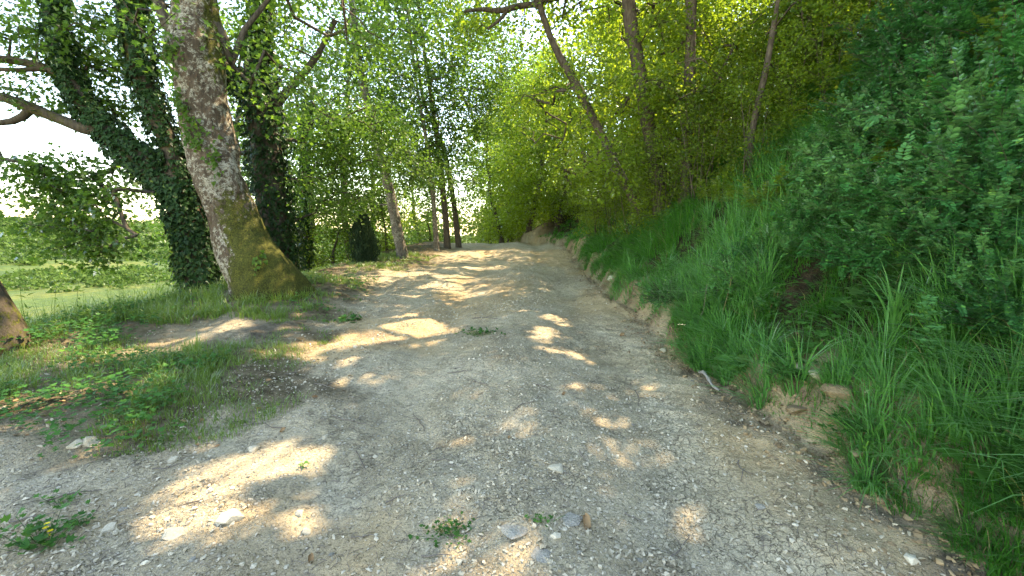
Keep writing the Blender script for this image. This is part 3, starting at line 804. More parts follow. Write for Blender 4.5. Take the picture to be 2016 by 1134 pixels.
# horizontal limb off the clump
# --- right-hand trees on the bank
Y = 10.5
simple_tree('leaning_tree', 'dark tree leaning left out over the track from the bank', [[(1262, 425, 18), (1212, 320, 16), (1166, 230, 15), (1140, 175, 15), (1102, 112, 13), (1084, 75, 12), (1065, 20, 11), (1055, -80, 10)],
            [(1165, 232, 10), (1130, 172, 8), (1095, 180, 6)], [(1068, 30, 12), (1062, 8, 12), (1020, 12, 11), (985, 22, 10), (950, 18, 8), (915, 22, 5)], [(1000, 18, 8), (985, 40, 6), (960, 56, 4)], [(1050, 5, 9), (1085, -2, 12), (1115, -10, 10)]], 9.5,
            [ell(1010, 40, 10, 110, 60, 1.4, 50), ell(990, 120, 10.2, 75, 60, .9, 34), ell(1030, 200, 10.4, 60, 50, .8, 18), ell(1170, 160, 9, 70, 60, .8, 22), ell(1200, 330, 8.6, 60, 60, .8, 22), ell(1130, 60, 11, 90, 90, 1.4, 44), ell(1100, 260, 12, 90, 90, 1.6, 60), ell(1180, 330, 11.5, 80, 60, 1.3, 40)],
            leafm='bright', per=46, spread=.5, size=.085, seed=61, gap=-.05, canopy={'e': [(np.array([1.5, 9.5, 9.0]), np.array([3.6, 4, 1.7]), 120), (np.array([3.5, 15, 9.5]), np.array([3.6, 4, 1.7]), 110), (np.array([6.5, 20, 10]), np.array([3.6, 4, 1.7]), 90)]})  # crown masses high out of frame, added to shade the track
simple_tree('bank_tree', 'straight dark trunk on the bank just right of the leaning tree', [(1300, 400, 27), (1285, 290, 25), (1268, 200, 24), (1256, 120, 23), (1241, 50, 25), (1235, -40, 23), (1230, -260, 18)], 9.2,
            [ell(1290, 120, 10.5, 110, 110, 1.5, 60), ell(1275, 190, 8.5, 60, 70, .5, 20), ell(1300, 60, 8.4, 60, 50, .4, 10), ell(1240, 260, 11, 80, 70, 1.3, 44), ell(1380, 40, 10, 100, 60, 1.3, 40)], leafm='bright', per=44, spread=.46, size=.08, seed=71, gap=-.05, first_free=.25,
            canopy={'e': [(np.array([4.0, 8.5, 9.2]), np.array([3.6, 3.6, 1.8]), 150), (np.array([2.6, 5.5, 8.6]), np.array([3.2, 2.8, 1.4]), 100)]})  # unseen upper crown put in to keep sun off the track
simple_tree('bank_tree', 'straight trunk on the bank half hidden by vines and leafy saplings', [(1349, 380, 22), (1352, 280, 20), (1357, 200, 19), (1359, 120, 19), (1361, 40, 18), (1362, -60, 20), (1365, -260, 14)], 8.6,
            [ell(1400, 150, 9.5, 90, 100, 1.2, 60), ell(1365, 150, 7.9, 60, 110, .4, 34), ell(1330, 240, 9.2, 60, 70, 1, 26), ell(1460, 40, 9.5, 90, 60, 1.3, 36)], leafm='bright', per=44, spread=.44, size=.075, seed=72, gap=-.05, first_free=.25,
            canopy={'e': [(np.array([6.0, 8.0, 9.6]), np.array([3.4, 3.4, 1.8]), 150), (np.array([5.2, 4.5, 8.8]), np.array([3, 2.6, 1.5]), 100)]})  # crown added above the frame to block sun from the track
simple_tree('crooked_sapling', 'thin crooked sapling curving right up the bank in front of bright leaves', [(1476, 335, 13), (1478, 270, 12), (1492, 200, 11), (1508, 140, 10), (1520, 70, 9), (1532, 0, 8), (1540, -120, 6)], 7.0,
            [ell(1560, 60, 7.6, 110, 80, 1, 60), ell(1520, 190, 7.8, 80, 80, .9, 40)], leafm='bright', per=26, spread=.36, size=.08, seed=73, gap=-.05, r0=.004)
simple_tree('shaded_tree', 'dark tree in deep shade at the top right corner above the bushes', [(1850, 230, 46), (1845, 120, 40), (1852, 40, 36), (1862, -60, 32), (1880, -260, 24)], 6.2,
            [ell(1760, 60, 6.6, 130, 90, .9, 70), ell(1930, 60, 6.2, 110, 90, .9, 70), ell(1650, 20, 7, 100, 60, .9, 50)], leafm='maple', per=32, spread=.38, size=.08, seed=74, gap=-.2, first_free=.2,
            canopy={'e': [(np.array([7.2, 5.6, 9.2]), np.array([3.2, 3.6, 1.9]), 150), (np.array([6.0, 2.6, 8.4]), np.array([2.9, 2.8, 1.5]), 130)]})  # unseen crown added to darken the shrubs and the near track
# trunk cut by the left border
q = [(-110, 470, 40), (-45, 560, 56), (-18, 615, 64), (0, 665, 72), (6, 700, 80)][::-1]
simple_tree('mossy_tree', 'foot of a mossy trunk cut by the left border of the picture', q + [(-160, 300, 40), (-260, 60, 34)], 4.6,
            [ell(-300, -100, 4.6, 120, 60, 1, 20)], barkm='bark_moss', per=20, seed=75, first_free=.6)

# --- background trees: four kinds, copied
def bg_tree(name, h, rad, seed, leafm, label, per=30, nt_=90, low=.15, barkm='bark', size=.26):
    rng_s = np.random.default_rng(seed)
    n = 9; z = np.linspace(0, h * .92, n)
    pts = np.stack([np.cumsum(rng_s.normal(size=n) * .18), np.cumsum(rng_s.normal(size=n) * .18), z], 1); pts -= pts[0]
    r = np.linspace(.17, .03, n) * h / 11
    pts_r = (pts, r)
    org = np.zeros(3)
    root = thing(name, label, 'tree', org)
    mb = MB(); q_, r_ = resample(pts, r, .5); r_ = r_ * (1 + .5 * np.exp(-np.arange(len(r_)) / 1.)); q_[0, 2] -= .6
    tube(mb, q_, r_, 8, rough=.1, seed=seed); link('trunk', mb.mesh('trunk', M[barkm]), root)
    ells = []
    for i in range(9):
        f = low + (1 - low) * (i + .5) / 9
        w = rad * math.sin(math.pi * min(1, (f - low + .12) / (1.15 - low))) ** .7
        a = rng_s.random() * 6.28
        ells.append((np.array([math.cos(a) * w * .35, math.sin(a) * w * .35, f * h]), np.array([w, w, h * .10]), nt_ // 9))
    tg = targets(ells, -.05, seed, .5)
    ch, d = grow([(q_, r_)], tg, seg=.8, first=2, r0=.010)
    bb = MB()
    for p, r2 in ch: tube(bb, p, r2, 3)
    link('branches', bb.mesh('branches', M[barkm]), root, kind='stuff')
    fb = MB(); foliage(fb, tg, d, per, .8, size, 'diamond', .3, .6, cullf=False)
    link('crown', fb.mesh('crown', M[leafm], False), root, kind='stuff')
    return root
def on(x, y): return float(H(np.array([x]), np.array([y]))[0])
def place(root, lst, group, labels=None):
    for i, e in enumerate(lst):
        x, y, sc = e[:3]
        lab = e[3] if len(e) > 3 else None
        loc = (x, y, on(x, y) - .03)
        if i == 0:
            root.location = loc; root.scale = (sc,) * 3; root.rotation_euler = (0, 0, random.random() * 6.28)
            if lab: root['label'] = lab
            root['group'] = group
        else: copy_tree(root, loc, random.random() * 6.28, sc, lab, group)

GB = 'woodland trees beyond the track crest'
place(bg_tree('woodland_tree', 12, 3.4, 301, 'bright', 'sunlit young green tree in the wood beyond the crest', 90, 150, .08, size=.175),
      [(0.9, 24.5, .8), (2.4, 22.5, .8), (-.6, 27, .75), (2.6, 29, 1.0), (-.2, 30, 1.0), (-2.2, 40, 1.05), (1.8, 35, 1.1), (-.6, 52, 1.2), (5.5, 24, .95), (9, 26, 1.1), (13, 24, 1), (8, 33, 1.1), (3.0, 38, 1.0), (14, 34, 1.1), (19, 28, 1.0), (0.8, 48, 1.1), (6, 46, 1.1), (10, 20, .9), (16, 19, 1), (24, 36, 1.1)], GB)
place(bg_tree('woodland_tree', 13, 3.6, 302, 'maple', 'dark leaved tree in the wood left of the crest', 100, 150, .10, size=.145),
      [(-7.5, 20, .9), (-10, 17, .9), (-9, 26, 1.0), (-13.5, 22, 1.0), (-12, 31, 1.0), (-16, 28, 1.0), (-7.0, 33, .8), (-20, 36, 1.1), (-8.2, 16.5, .7)], 'trees on the falling ground left of the track')
place(bg_tree('woodland_tree', 9, 2.6, 303, 'bright', 'slender leafy tree on the rising ground behind the bank', 90, 110, .05, size=.115),
      [(5.2, 14, .8), (7.0, 16, .9), (8.5, 12.5, .85), (11, 15, 1), (7.5, 10.5, .7), (11.5, 11, .9), (15, 12, 1), (10, 8.5, .85), (14, 8, 1), (5.8, 18.5, .9), (4.2, 20.5, .75), (12, 5, .9), (9.5, 6, .8), (9.5, 3.2, .8)], 'slender trees behind the bank')
place(bg_tree('young_tree', 4.2, 1.6, 304, 'bright', 'low bushy tree lit by the sun on the slope beyond the verge', 90, 60, .0, size=.10),
      [(-4.8, 16.5, .7), (-6.5, 15.5, .8), (-8, 14, .8), (-6.0, 22, .9), (-5.2, 27, .9), (-4.0, 33, .8), (-3.0, 42, .9), (1.5, 31, .6), (3.2, 23.5, .5), (-10.5, 20, 1), (-1.2, 50, .9)], 'low bushy trees along the verge')
# ivy-clad slim stem in the light behind the trunk
pi_ = stem_px([(606, 540, 12), (602, 470, 12), (598, 420, 11), (600, 330, 10), (606, 200, 8)], 15)
make_tree('ivy_clad_tree', 'slim sunlit ivy covered stem right of the big trunk', [pi_], [ell(610, 230, 15, 90, 70, 1.6, 30)], 'maple', per=30, spread=.6, size=.12, seed=81, ivy=[(0, 2600, .10, 1.0)])

# ------------------------------------------------------------------ leafy saplings and vines on the bank (dense understorey)
def sapling(name, label, seed, h=2.6, n=5, rad=1.0, leafm='bright', per=40, nt_=90, size=.07, spread=.3):
    g = np.random.default_rng(seed)
    root = thing(name, label, 'sapling', (0, 0, 0))
    mb = MB(); rs = []
    for i in range(n):
        a = g.random() * 6.28; l = g.uniform(.2, .5) * rad
        z = np.linspace(0, h * g.uniform(.75, 1.1), 7); f = z / h
        pts = np.stack([np.cos(a) * (l * f ** 1.3 + .08) + np.cumsum(g.normal(size=7)) * .05, np.sin(a) * (l * f ** 1.3 + .08) + np.cumsum(g.normal(size=7)) * .05, z - .1], 1)
        r = np.linspace(.018, .005, 7) * h / 2.6
        tube(mb, pts, r, 5); rs.append((pts, r))
    link('stems', mb.mesh('stems', M['bark']), root, kind='stuff')
    ells = [(np.array([0, 0, f * h]), np.array([rad * w, rad * w, h * .13]), nt_ // 6) for f, w in ((.15, .8), (.35, 1), (.5, 1), (.65, 1), (.82, .85), (1.0, .6))]
    tg = targets(ells, -.15, seed, 1.5)
    ch, d = grow(rs, tg, seg=.3, r0=.0035)
    bb = MB()
    for p, r2 in ch: tube(bb, p, r2, 3)
    link('branches', bb.mesh('branches', M['bark']), root, kind='stuff')
    fb = MB(); foliage(fb, tg, d, per, spread, size, 'diamond', .25, .5, cullf=False)
    link('foliage', fb.mesh('foliage', M[leafm], False), root, kind='stuff')
    return root
place(sapling('leafy_sapling', 'many stemmed sapling with sunlit leaves on the wooded bank', 401),
      [(3.3, 7.7, .7), (2.9, 8.6, .7), (3.7, 6.9, .6), (2.7, 9.8, .75), (2.7, 11.5, .8), (3.2, 9.1, .9), (2.6, 13, .8), (4.6, 6.6, .7), (3.9, 8.6, .8), (3.3, 10.2, .85), (3.2, 11.8, .8), (4.6, 7.6, .75), (4.6, 10.8, 1.0), (3.6, 13.2, .9), (5.8, 9.6, 1.1), (4.4, 15.5, 1), (6.4, 12.2, 1.1), (5.4, 8.2, .8), (3.4, 16.6, .9), (6.6, 7.4, .9), (7.8, 9.2, 1.2), (3.4, 19, .9), (7.4, 6.0, .9)], 'many stemmed saplings on the bank')
place(sapling('leafy_sapling', 'broad sapling with small dull leaves and bare lower stems on the bank', 402, h=3.2, rad=1.3, nt_=110, size=.065, leafm='maple', per=30),
      [(4.0, 11.8, .9), (5.2, 12.4, 1), (4.9, 9.3, .75), (6.3, 8.6, .85), (4.0, 14.4, 1), (7.2, 5.0, .9), (8.4, 7.4, 1.1), (6.9, 3.4, .95), (7.6, 2.0, 1.0), (5.9, 6.5, .6), (8.3, 4.2, 1.2)], 'broad saplings on the bank')

# ------------------------------------------------------------------ small leaved shrubs on the bank
def shrub(name, label, seed, n=60, L=(.5, 1.0), up=(.35, 1.3), leafm='shrub', size=.034, side=9, pl=9, kind='oval', cat='shrub'):
    g = np.random.default_rng(seed)
    root = thing(name, label, cat, (0, 0, 0))
    mb = MB(); P_, A_, N_, Z_ = [], [], [], []
    def twig(p0, d0, ln, seg, grav):
        pts = [p0]; d = d0.copy()
        for i in range(seg):
            d = d + np.array([0, 0, -grav]) + g.normal(size=3) * .07; d /= np.linalg.norm(d); pts.append(pts[-1] + d * ln / seg)
        return np.array(pts)
    def leafpairs(pts, m, sz):
        s = np.linspace(.12, 1, m); k = np.minimum((s * (len(pts) - 1)).astype(int), len(pts) - 2); f = s * (len(pts) - 1) - k
        p = pts[k] * (1 - f)[:, None] + pts[k + 1] * f[:, None]; t = norm(pts[k + 1] - pts[k])
        sd = norm(np.cross(t, np.array([0, 0, 1.0])) + 1e-4)
        for sg in (-1, 1):
            P_.append(p); A_.append(sd * sg + t * .55 + g.normal(size=(m, 3)) * .22); N_.append(np.cross(sd, t) * -1 * np.sign(np.cross(sd, t)[:, 2:3] * -1 + 1e-6) + g.normal(size=(m, 3)) * .35)
            Z_.append(sz * (1 - .45 * s) * g.uniform(.8, 1.2, m))
    for i in range(n):
        a = g.random() * 6.28; e = g.uniform(*up); ln = g.uniform(*L)
        d = np.array([math.cos(a) * math.cos(e), math.sin(a) * math.cos(e), math.sin(e)])
        p0 = np.array([math.cos(a), math.sin(a), 0]) * g.random() * .18
        pts = twig(p0, d, ln, 8, .06)
        tube(mb, pts, np.linspace(.005, .0015, 9), 3)
        leafpairs(pts[4:], pl, size)
        for j in range(side):
            k = 2 + int(6 * (j + .5) / side); f = g.random()
            q0 = pts[k] * (1 - f) + pts[k - 1] * f
            d2 = norm(pts[k] - pts[k - 1]) * .8 + g.normal(size=3) * .55 + np.array([0, 0, .15]); d2 /= np.linalg.norm(d2)
            tw = twig(q0, d2, ln * .32 * (1.25 - j / side), 4, .05)
            leafpairs(tw, pl, size)
    link('stems', mb.mesh('stems', M['bark']), root, kind='stuff')
    fb = MB(); leaves(fb, np.concatenate(P_), np.concatenate(A_), np.concatenate(N_), np.concatenate(Z_), kind)
    link('foliage', fb.mesh('foliage', M[leafm], False), root, kind='stuff')
    return root
def place_px(root, lst, group):
    for i, (px, py, sc, lab) in enumerate(lst):
        b = G(px, py); loc = (b[0], b[1], b[2] - .05)
        if i == 0: root.location = loc; root.scale = (sc,) * 3; root['label'] = lab; root['group'] = group
        else: copy_tree(root, loc, random.random() * 6.28, sc, lab, group)
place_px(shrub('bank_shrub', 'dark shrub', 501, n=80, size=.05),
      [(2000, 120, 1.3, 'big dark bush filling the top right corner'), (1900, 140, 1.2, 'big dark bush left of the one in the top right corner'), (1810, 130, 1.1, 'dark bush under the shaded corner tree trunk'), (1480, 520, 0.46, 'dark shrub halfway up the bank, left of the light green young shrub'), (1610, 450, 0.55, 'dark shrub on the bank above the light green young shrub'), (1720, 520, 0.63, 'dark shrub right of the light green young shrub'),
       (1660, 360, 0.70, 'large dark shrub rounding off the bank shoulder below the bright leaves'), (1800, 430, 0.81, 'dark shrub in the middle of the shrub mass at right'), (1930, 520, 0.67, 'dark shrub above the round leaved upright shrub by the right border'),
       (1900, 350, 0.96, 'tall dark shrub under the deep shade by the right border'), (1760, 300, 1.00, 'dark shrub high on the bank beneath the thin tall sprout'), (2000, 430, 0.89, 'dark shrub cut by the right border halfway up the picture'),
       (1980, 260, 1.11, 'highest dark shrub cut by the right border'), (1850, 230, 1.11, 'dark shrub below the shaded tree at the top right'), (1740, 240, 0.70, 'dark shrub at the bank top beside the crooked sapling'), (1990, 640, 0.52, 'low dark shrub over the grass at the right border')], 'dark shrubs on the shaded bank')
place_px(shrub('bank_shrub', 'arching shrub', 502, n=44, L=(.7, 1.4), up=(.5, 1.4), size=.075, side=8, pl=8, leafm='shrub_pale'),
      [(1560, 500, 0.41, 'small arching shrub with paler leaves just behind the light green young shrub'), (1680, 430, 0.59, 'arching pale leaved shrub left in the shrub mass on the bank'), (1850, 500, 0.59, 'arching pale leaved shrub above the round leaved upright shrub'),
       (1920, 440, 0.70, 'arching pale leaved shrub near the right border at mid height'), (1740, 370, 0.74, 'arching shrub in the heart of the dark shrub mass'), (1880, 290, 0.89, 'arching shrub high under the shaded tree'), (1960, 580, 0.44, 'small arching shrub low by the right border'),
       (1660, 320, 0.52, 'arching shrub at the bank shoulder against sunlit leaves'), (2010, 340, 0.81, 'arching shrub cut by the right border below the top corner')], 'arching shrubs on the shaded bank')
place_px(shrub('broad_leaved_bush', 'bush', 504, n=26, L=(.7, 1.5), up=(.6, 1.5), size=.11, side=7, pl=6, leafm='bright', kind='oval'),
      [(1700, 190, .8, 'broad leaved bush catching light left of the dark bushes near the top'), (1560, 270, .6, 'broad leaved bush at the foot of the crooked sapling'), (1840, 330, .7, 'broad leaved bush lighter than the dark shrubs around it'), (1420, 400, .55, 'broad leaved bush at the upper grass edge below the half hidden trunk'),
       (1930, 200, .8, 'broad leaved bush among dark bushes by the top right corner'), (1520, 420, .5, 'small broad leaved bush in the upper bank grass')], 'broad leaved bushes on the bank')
g1 = G(1330, 592); g2 = G(1475, 560); g3 = G(1240, 560); g4 = G(1530, 640)
place(shrub('low_shrub', 'low rounded blue green bush at the foot of the bank', 503, n=70, L=(.25, .5), up=(.2, 1.4), leafm='shrub_pale', size=.03, side=7, pl=7),
      [(g1[0], g1[1], 1.0, 'pale blue green low bush on the very edge of the bank cut'), (g2[0], g2[1], 1.15, 'dark green low bush higher up behind the pale one'), (g3[0] + .1, g3[1], .45, 'tiny leafy bush at the grass edge far along the cut')], 'low bushes at the bank foot')

def sprig(name, label, px, py, top, seed, leafm='shrub_pale', size=.045, side=10, cat='young shrub'):
    """upright young stem with opposite rounded leaves on flat side shoots"""
    g = np.random.default_rng(seed); b = G(px, py); Yd = b[1]
    root = thing(name, label, cat, b)
    tp = P(top[0], top[1], Yd - .1) - b
    pts = np.stack([tp * s + np.array([.03 * math.sin(s * 5), 0, 0]) for s in np.linspace(0, 1, 10)])
    mb = MB(); fb = MB(); tube(mb, pts, np.linspace(.007, .002, 10), 5)
    L = np.linalg.norm(tp)
    for j in range(side):
        s = .25 + .72 * j / side; q = tp * s; a = j * 2.4 + g.random()
        d = np.array([math.cos(a), math.sin(a) * .8, .55]); d /= np.linalg.norm(d)
        ln = L * .42 * (1.15 - s); sp = np.stack([q + d * ln * u + np.array([0, 0, -.25 * ln * u * u]) for u in np.linspace(0, 1, 6)])
        tube(mb, sp, np.linspace(.003, .001, 6), 3)
        m = max(4, int(ln / (size * .55)))
        for u in np.linspace(.1, 1, m):
            p = q + d * ln * u + np.array([0, 0, -.25 * ln * u * u]); sd = norm(np.cross(d, np.array([0, 0, 1.0])))
            for sg in (-1, 1):
                leaves(fb, p[None], (sd * sg + d * .35 + g.normal(size=3) * .12)[None], (np.array([0, -.2, 1.0]) + g.normal(size=3) * .15)[None], size * (1.1 - .5 * u), 'oval')
    for u in np.linspace(.3, 1, 14):
        for sg in (0, 1):
            a = u * 40 + sg * math.pi
            leaves(fb, (tp * u)[None], np.array([[math.cos(a), math.sin(a), .5]]), np.array([[0, 0, 1.0]]), size * (1.15 - .3 * u), 'oval')
    link('stems', mb.mesh('stems', M['herb'], org=(0, 0, 0)), root, kind='stuff')
    link('foliage', fb.mesh('foliage', M[leafm], False), root, kind='stuff')
sprig('young_shrub', 'pale green upright shrub with round paired leaves over long grass near the right edge', 1842, 760, (1822, 575), 1, size=.042, side=14)
sprig('young_shrub', 'light green young shrub standing up from the middle of the bank', 1625, 540, (1618, 450), 2, size=.05, side=10)
sprig('young_shrub', 'leafy sprout with big pale leaves near the far bank edge', 1222, 510, (1216, 470), 3, size=.09, side=5)
sprig('young_shrub', 'tall thin sprout standing above the dark shrubs at the top of the bank', 1690, 290, (1745, 60), 4, size=.06, side=12)
sprig('young_shrub', 'feathery sprout among the grass below the upright shrub', 1500, 630, (1490, 585), 5, size=.035, side=9)
sprig('young_shrub', 'bushy sprout lowest on the bank beside the big round leaved shrub', 1955, 700, (1960, 590), 6, 'shrub', size=.035, side=12)

# ------------------------------------------------------------------ grass
def blades(mb, base, h, lean, width, bend=1.0):
    n = len(base)
    a = norm(np.stack([-lean[:, 1], lean[:, 0], np.zeros(n)], 1) + rng.normal(size=(n, 3)) * .25)
    up = np.array([0, 0, 1.0])
    tt = np.array([0, .38, .72, 1.0]); w = np.array([1, .85, .55, 0])
    V = np.zeros((n, 7, 3)); k = 0
    lm = np.linalg.norm(lean, axis=1)[:, None]
    for i, s in enumerate(tt):
        c = base + up * (h[:, None] * (s - .42 * np.minimum(lm, 1.3) * s * s * bend)) + np.concatenate([lean, np.zeros((n, 1))], 1) * h[:, None] * s * s * .75
        if i < 3:
            V[:, k] = c - a * (width * w[i])[:, None] / 2; V[:, k + 1] = c + a * (width * w[i])[:, None] / 2; k += 2
        else: V[:, k] = c
    off = (np.arange(n) * 7)[:, None, None]
    mb.add(V.reshape(-1, 3), (np.array([[[0, 1, 3, 2], [2, 3, 5, 4]]]) + off).reshape(-1, 4))
    mb.F.setdefault(3, []).append((np.array([[[4, 5, 6]]]) + off).reshape(-1, 3) + mb.n - n * 7)

def tufts(mb, tx, ty, per, hh, ww, down, spread=.05, wild=.6):
    n = len(tx) * per
    x = np.repeat(tx, per); y = np.repeat(ty, per)
    hh = np.repeat(hh, per) * rng.uniform(.5, 1.15, n); ww = np.repeat(ww, per)
    ang = rng.random(n) * 6.28; r = rng.random(n) ** .5 * np.repeat(spread, per)
    bx = x + np.cos(ang) * r; by = y + np.sin(ang) * r
    lean = np.stack([np.cos(ang), np.sin(ang)], 1) * rng.uniform(.15, 1, (n, 1)) * wild + np.repeat(down, per, 0) + rng.normal(size=(n, 2)) * .12
    blades(mb, np.stack([bx, by, H(bx, by, False) - .02], 1), hh, lean, ww)

gb = MB(); gs_ = MB()
def bank_tufts(mb, n, y0, y1, per, hs, wscale, clump=False, spread=.07):
    ty = np.exp(rng.uniform(math.log(y0), math.log(y1), n))
    u = np.interp(ty, [0, 4, 5], [-.10, .0, .08]) + rng.random(n) ** (1.15 if not clump else 1.4) * np.interp(ty, [0, 8, 20], [3.3, 4.2, 3.4])
    tx = x_right(ty) + u
    k = (fbm(tx * 1.5, ty * 1.5, seed=80, oct=2) > (-.8 if not clump else -.2)) & ~((ty < 3.4) & (u < -.02 + .26 * vnoise(ty * 2.7, ty * 0, seed=81)))
    tx, ty, u = tx[k], ty[k], u[k]; m = len(tx)
    big = sstep(.5 + 1.2 * fbm(tx * .8, ty * .8, seed=82, oct=2))
    hh = hs * (.7 + .6 * rng.random(m)) * ((.18 + .20 * big) if not clump else .55) * np.interp(u, [0, .5, 2], [.6, 1.0, 1])
    down = np.stack([-.25 - .4 * big, -.1 * big], 1) + rng.normal(size=(m, 2)) * .25
    tufts(mb, tx, ty, per, hh, (.004 + .003 * rng.random(m)) * wscale, down, np.full(m, spread), .8 if not clump else 1.25)
bank_tufts(gb, 2300, 1.35, 4.5, 26, 1.0, 1.0)
bank_tufts(gb, 2400, 4.0, 10, 22, 1.05, 1.6)
bank_tufts(gb, 2000, 9, 22, 16, 1.0, 3.0)
bank_tufts(gs_, 330, 1.5, 5, 60, 1.0, 1.7, True, .06)
bank_tufts(gs_, 420, 4.5, 12, 40, 1.0, 2.2, True, .08)
o = link('arching_grass', gs_.mesh('arching_grass', M['grass_clump'], False), kind='stuff')
tag(o, 'coarse arching grass clumps drooping down the bank', 'grass', kind='stuff')
gq = MB(); bank_tufts(gq, 260, 1.6, 9, 7, 1.5, .8, False, .12)
o = link('dry_stalks', gq.mesh('dry_stalks', M['straw'], False), kind='stuff')
tag(o, 'thin straw coloured dry stalks standing in the bank grass', 'dry grass', kind='stuff')
o = link('bank_grass', gb.mesh('bank_grass', M['grass'], False), kind='stuff')
tag(o, 'long green grass hanging over the bank right of the track', 'grass', kind='stuff')

gl = MB(); gd = MB()
def verge_tufts(mb, n, y0, y1, per, hs, wscale, thr=.0, edge=False):
    ty = np.exp(rng.uniform(math.log(y0), math.log(y1), n))
    xl = x_left(ty); xe = x_edge(ty)
    if edge: tx = xe + rng.uniform(-2.6, .7, n)
    else: tx = xe - 1 + rng.random(n) * (xl + .15 - xe + 1)
    b = np.maximum.reduce([.5 * np.exp(-((tx + 3.6) / .95) ** 2 - ((ty - 5.3) / .6) ** 2), np.exp(-((tx + 4.3) / 1.9) ** 2 - ((ty - 2.1) / .7) ** 4) * 1.4, .75 * np.exp(-((tx + 3.2) / 1.0) ** 2 - ((ty - 10) / 1.5) ** 2)])
    d = .35 + .9 * fbm(tx * .8, ty * .8, seed=83, oct=3) - b * 1.5 - .25 * (tx > xl - .3)
    k = (d > thr + rng.random(n) * .35 - .2) | (edge & (rng.random(n) > .3))
    tx, ty = tx[k], ty[k]
    hh = hs * (.10 + .14 * sstep(.5 + fbm(tx * .9, ty * .9, seed=84, oct=2))) * np.interp(tx - x_left(ty), [-1.2, 0], [1.15, .6])
    tufts(mb, tx, ty, per, hh, (.0045 + .0025 * rng.random(len(tx))) * wscale, rng.normal(size=(len(tx), 2)) * .22, .07 * np.ones(len(tx)), .8)
verge_tufts(gl, 5200, 1.8, 6, 13, .85, 1.0, .0)
verge_tufts(gl, 1900, 5.5, 15, 16, .85, 1.7, -.1)
verge_tufts(gl, 900, 2.2, 9, 16, 1.7, 1.2, 0, True)
verge_tufts(gd, 500, 2.2, 9, 12, 1.3, 1.0, 0, False)
o = link('verge_grass', gl.mesh('verge_grass', M['grass_dry'], False), kind='stuff')
tag(o, 'short green grass on the left verge round the trees', 'grass', kind='stuff')
# tall thin weeds against the valley
tw = MB(); tl = MB()
for px, py, tp, Yd in [(60, 650, 500, 5.2), (150, 640, 505, 5.4), (110, 655, 540, 5.0), (205, 655, 560, 5.2), (255, 640, 540, 5.6), (310, 625, 545, 6), (345, 610, 510, 6.4), (330, 600, 560, 6.4), (480, 600, 520, 7.6), (20, 660, 560, 4.9), (240, 630, 500, 5.9), (185, 640, 575, 5.4), (620, 570, 500, 9), (650, 560, 470, 10)]:
    a = P(px, py + 25, Yd); b = P(px + random.uniform(-18, 18), tp, Yd); s = np.linspace(0, 1, 7)[:, None]
    pts = a + (b - a) * s + np.array([.08, 0, 0]) * np.sin(s * 2.5) * random.uniform(-1, 1)
    tube(tw, pts, np.linspace(.004, .0015, 7), 3)
    m = 16; f = rng.random(m); p = a + (b - a) * f[:, None]
    leaves(tl, p, rdir(m) * np.array([1, 1, .3]) + np.array([0, 0, .5]), rdir(m) + np.array([0, 0, 1]), rng.uniform(.05, .12, m), 'long')
tw.add(np.concatenate(tl.V), np.concatenate(tl.F[3]))
o = link('tall_weeds', tw.mesh('tall_weeds', M['grass_dry'], False), kind='stuff')
tag(o, 'tall thin weeds standing up against the bright valley', 'weeds', kind='stuff')

# low broad leaved plants
hb = MB()
def herbs(n, xs, ys, sz, hz=.1):
    x = rng.uniform(*xs, n); y = rng.uniform(*ys, n)
    k = (fbm(x * 1.6, y * 1.6, seed=86, oct=2) > -.1)
    x, y = x[k], y[k]; per = 9; m = len(x) * per
    X = np.repeat(x, per) + rng.normal(size=m) * .06; Yy = np.repeat(y, per) + rng.normal(size=m) * .06
    k = (X < x_left(Yy) + .1) | (X > x_right(Yy) + .1); X, Yy = X[k], Yy[k]; m = len(X)
    z = H(X, Yy, False) + rng.uniform(.02, hz, m)
    a = rng.random(m) * 6.28
    leaves(hb, np.stack([X, Yy, z], 1), np.stack([np.cos(a), np.sin(a), rng.normal(size=m) * .25 + .1], 1), np.array([0, 0, 1.0]) + rng.normal(size=(m, 3)) * .25, sz * rng.uniform(.6, 1.2, m), 'maple')
herbs(560, (-5.6, -2.4), (2.6, 4.3), .045, .12); herbs(320, (-6.2, -4.4), (4, 6.4), .05, .2); herbs(260, (-5.6, -2.6), (5.8, 9.5), .05, .14)
herbs(700, (1.9, 3.9), (1.6, 5.0), .05, .22); herbs(700, (2.1, 5), (5, 11), .08, .32); herbs(120, (2.1, 3.2), (1.7, 3.4), .12, .15)
o = link('ground_cover', hb.mesh('ground_cover', M['herb'], False), kind='stuff')
tag(o, 'low broad leaved herbs growing through the grass on both verges', 'ground cover', kind='stuff')

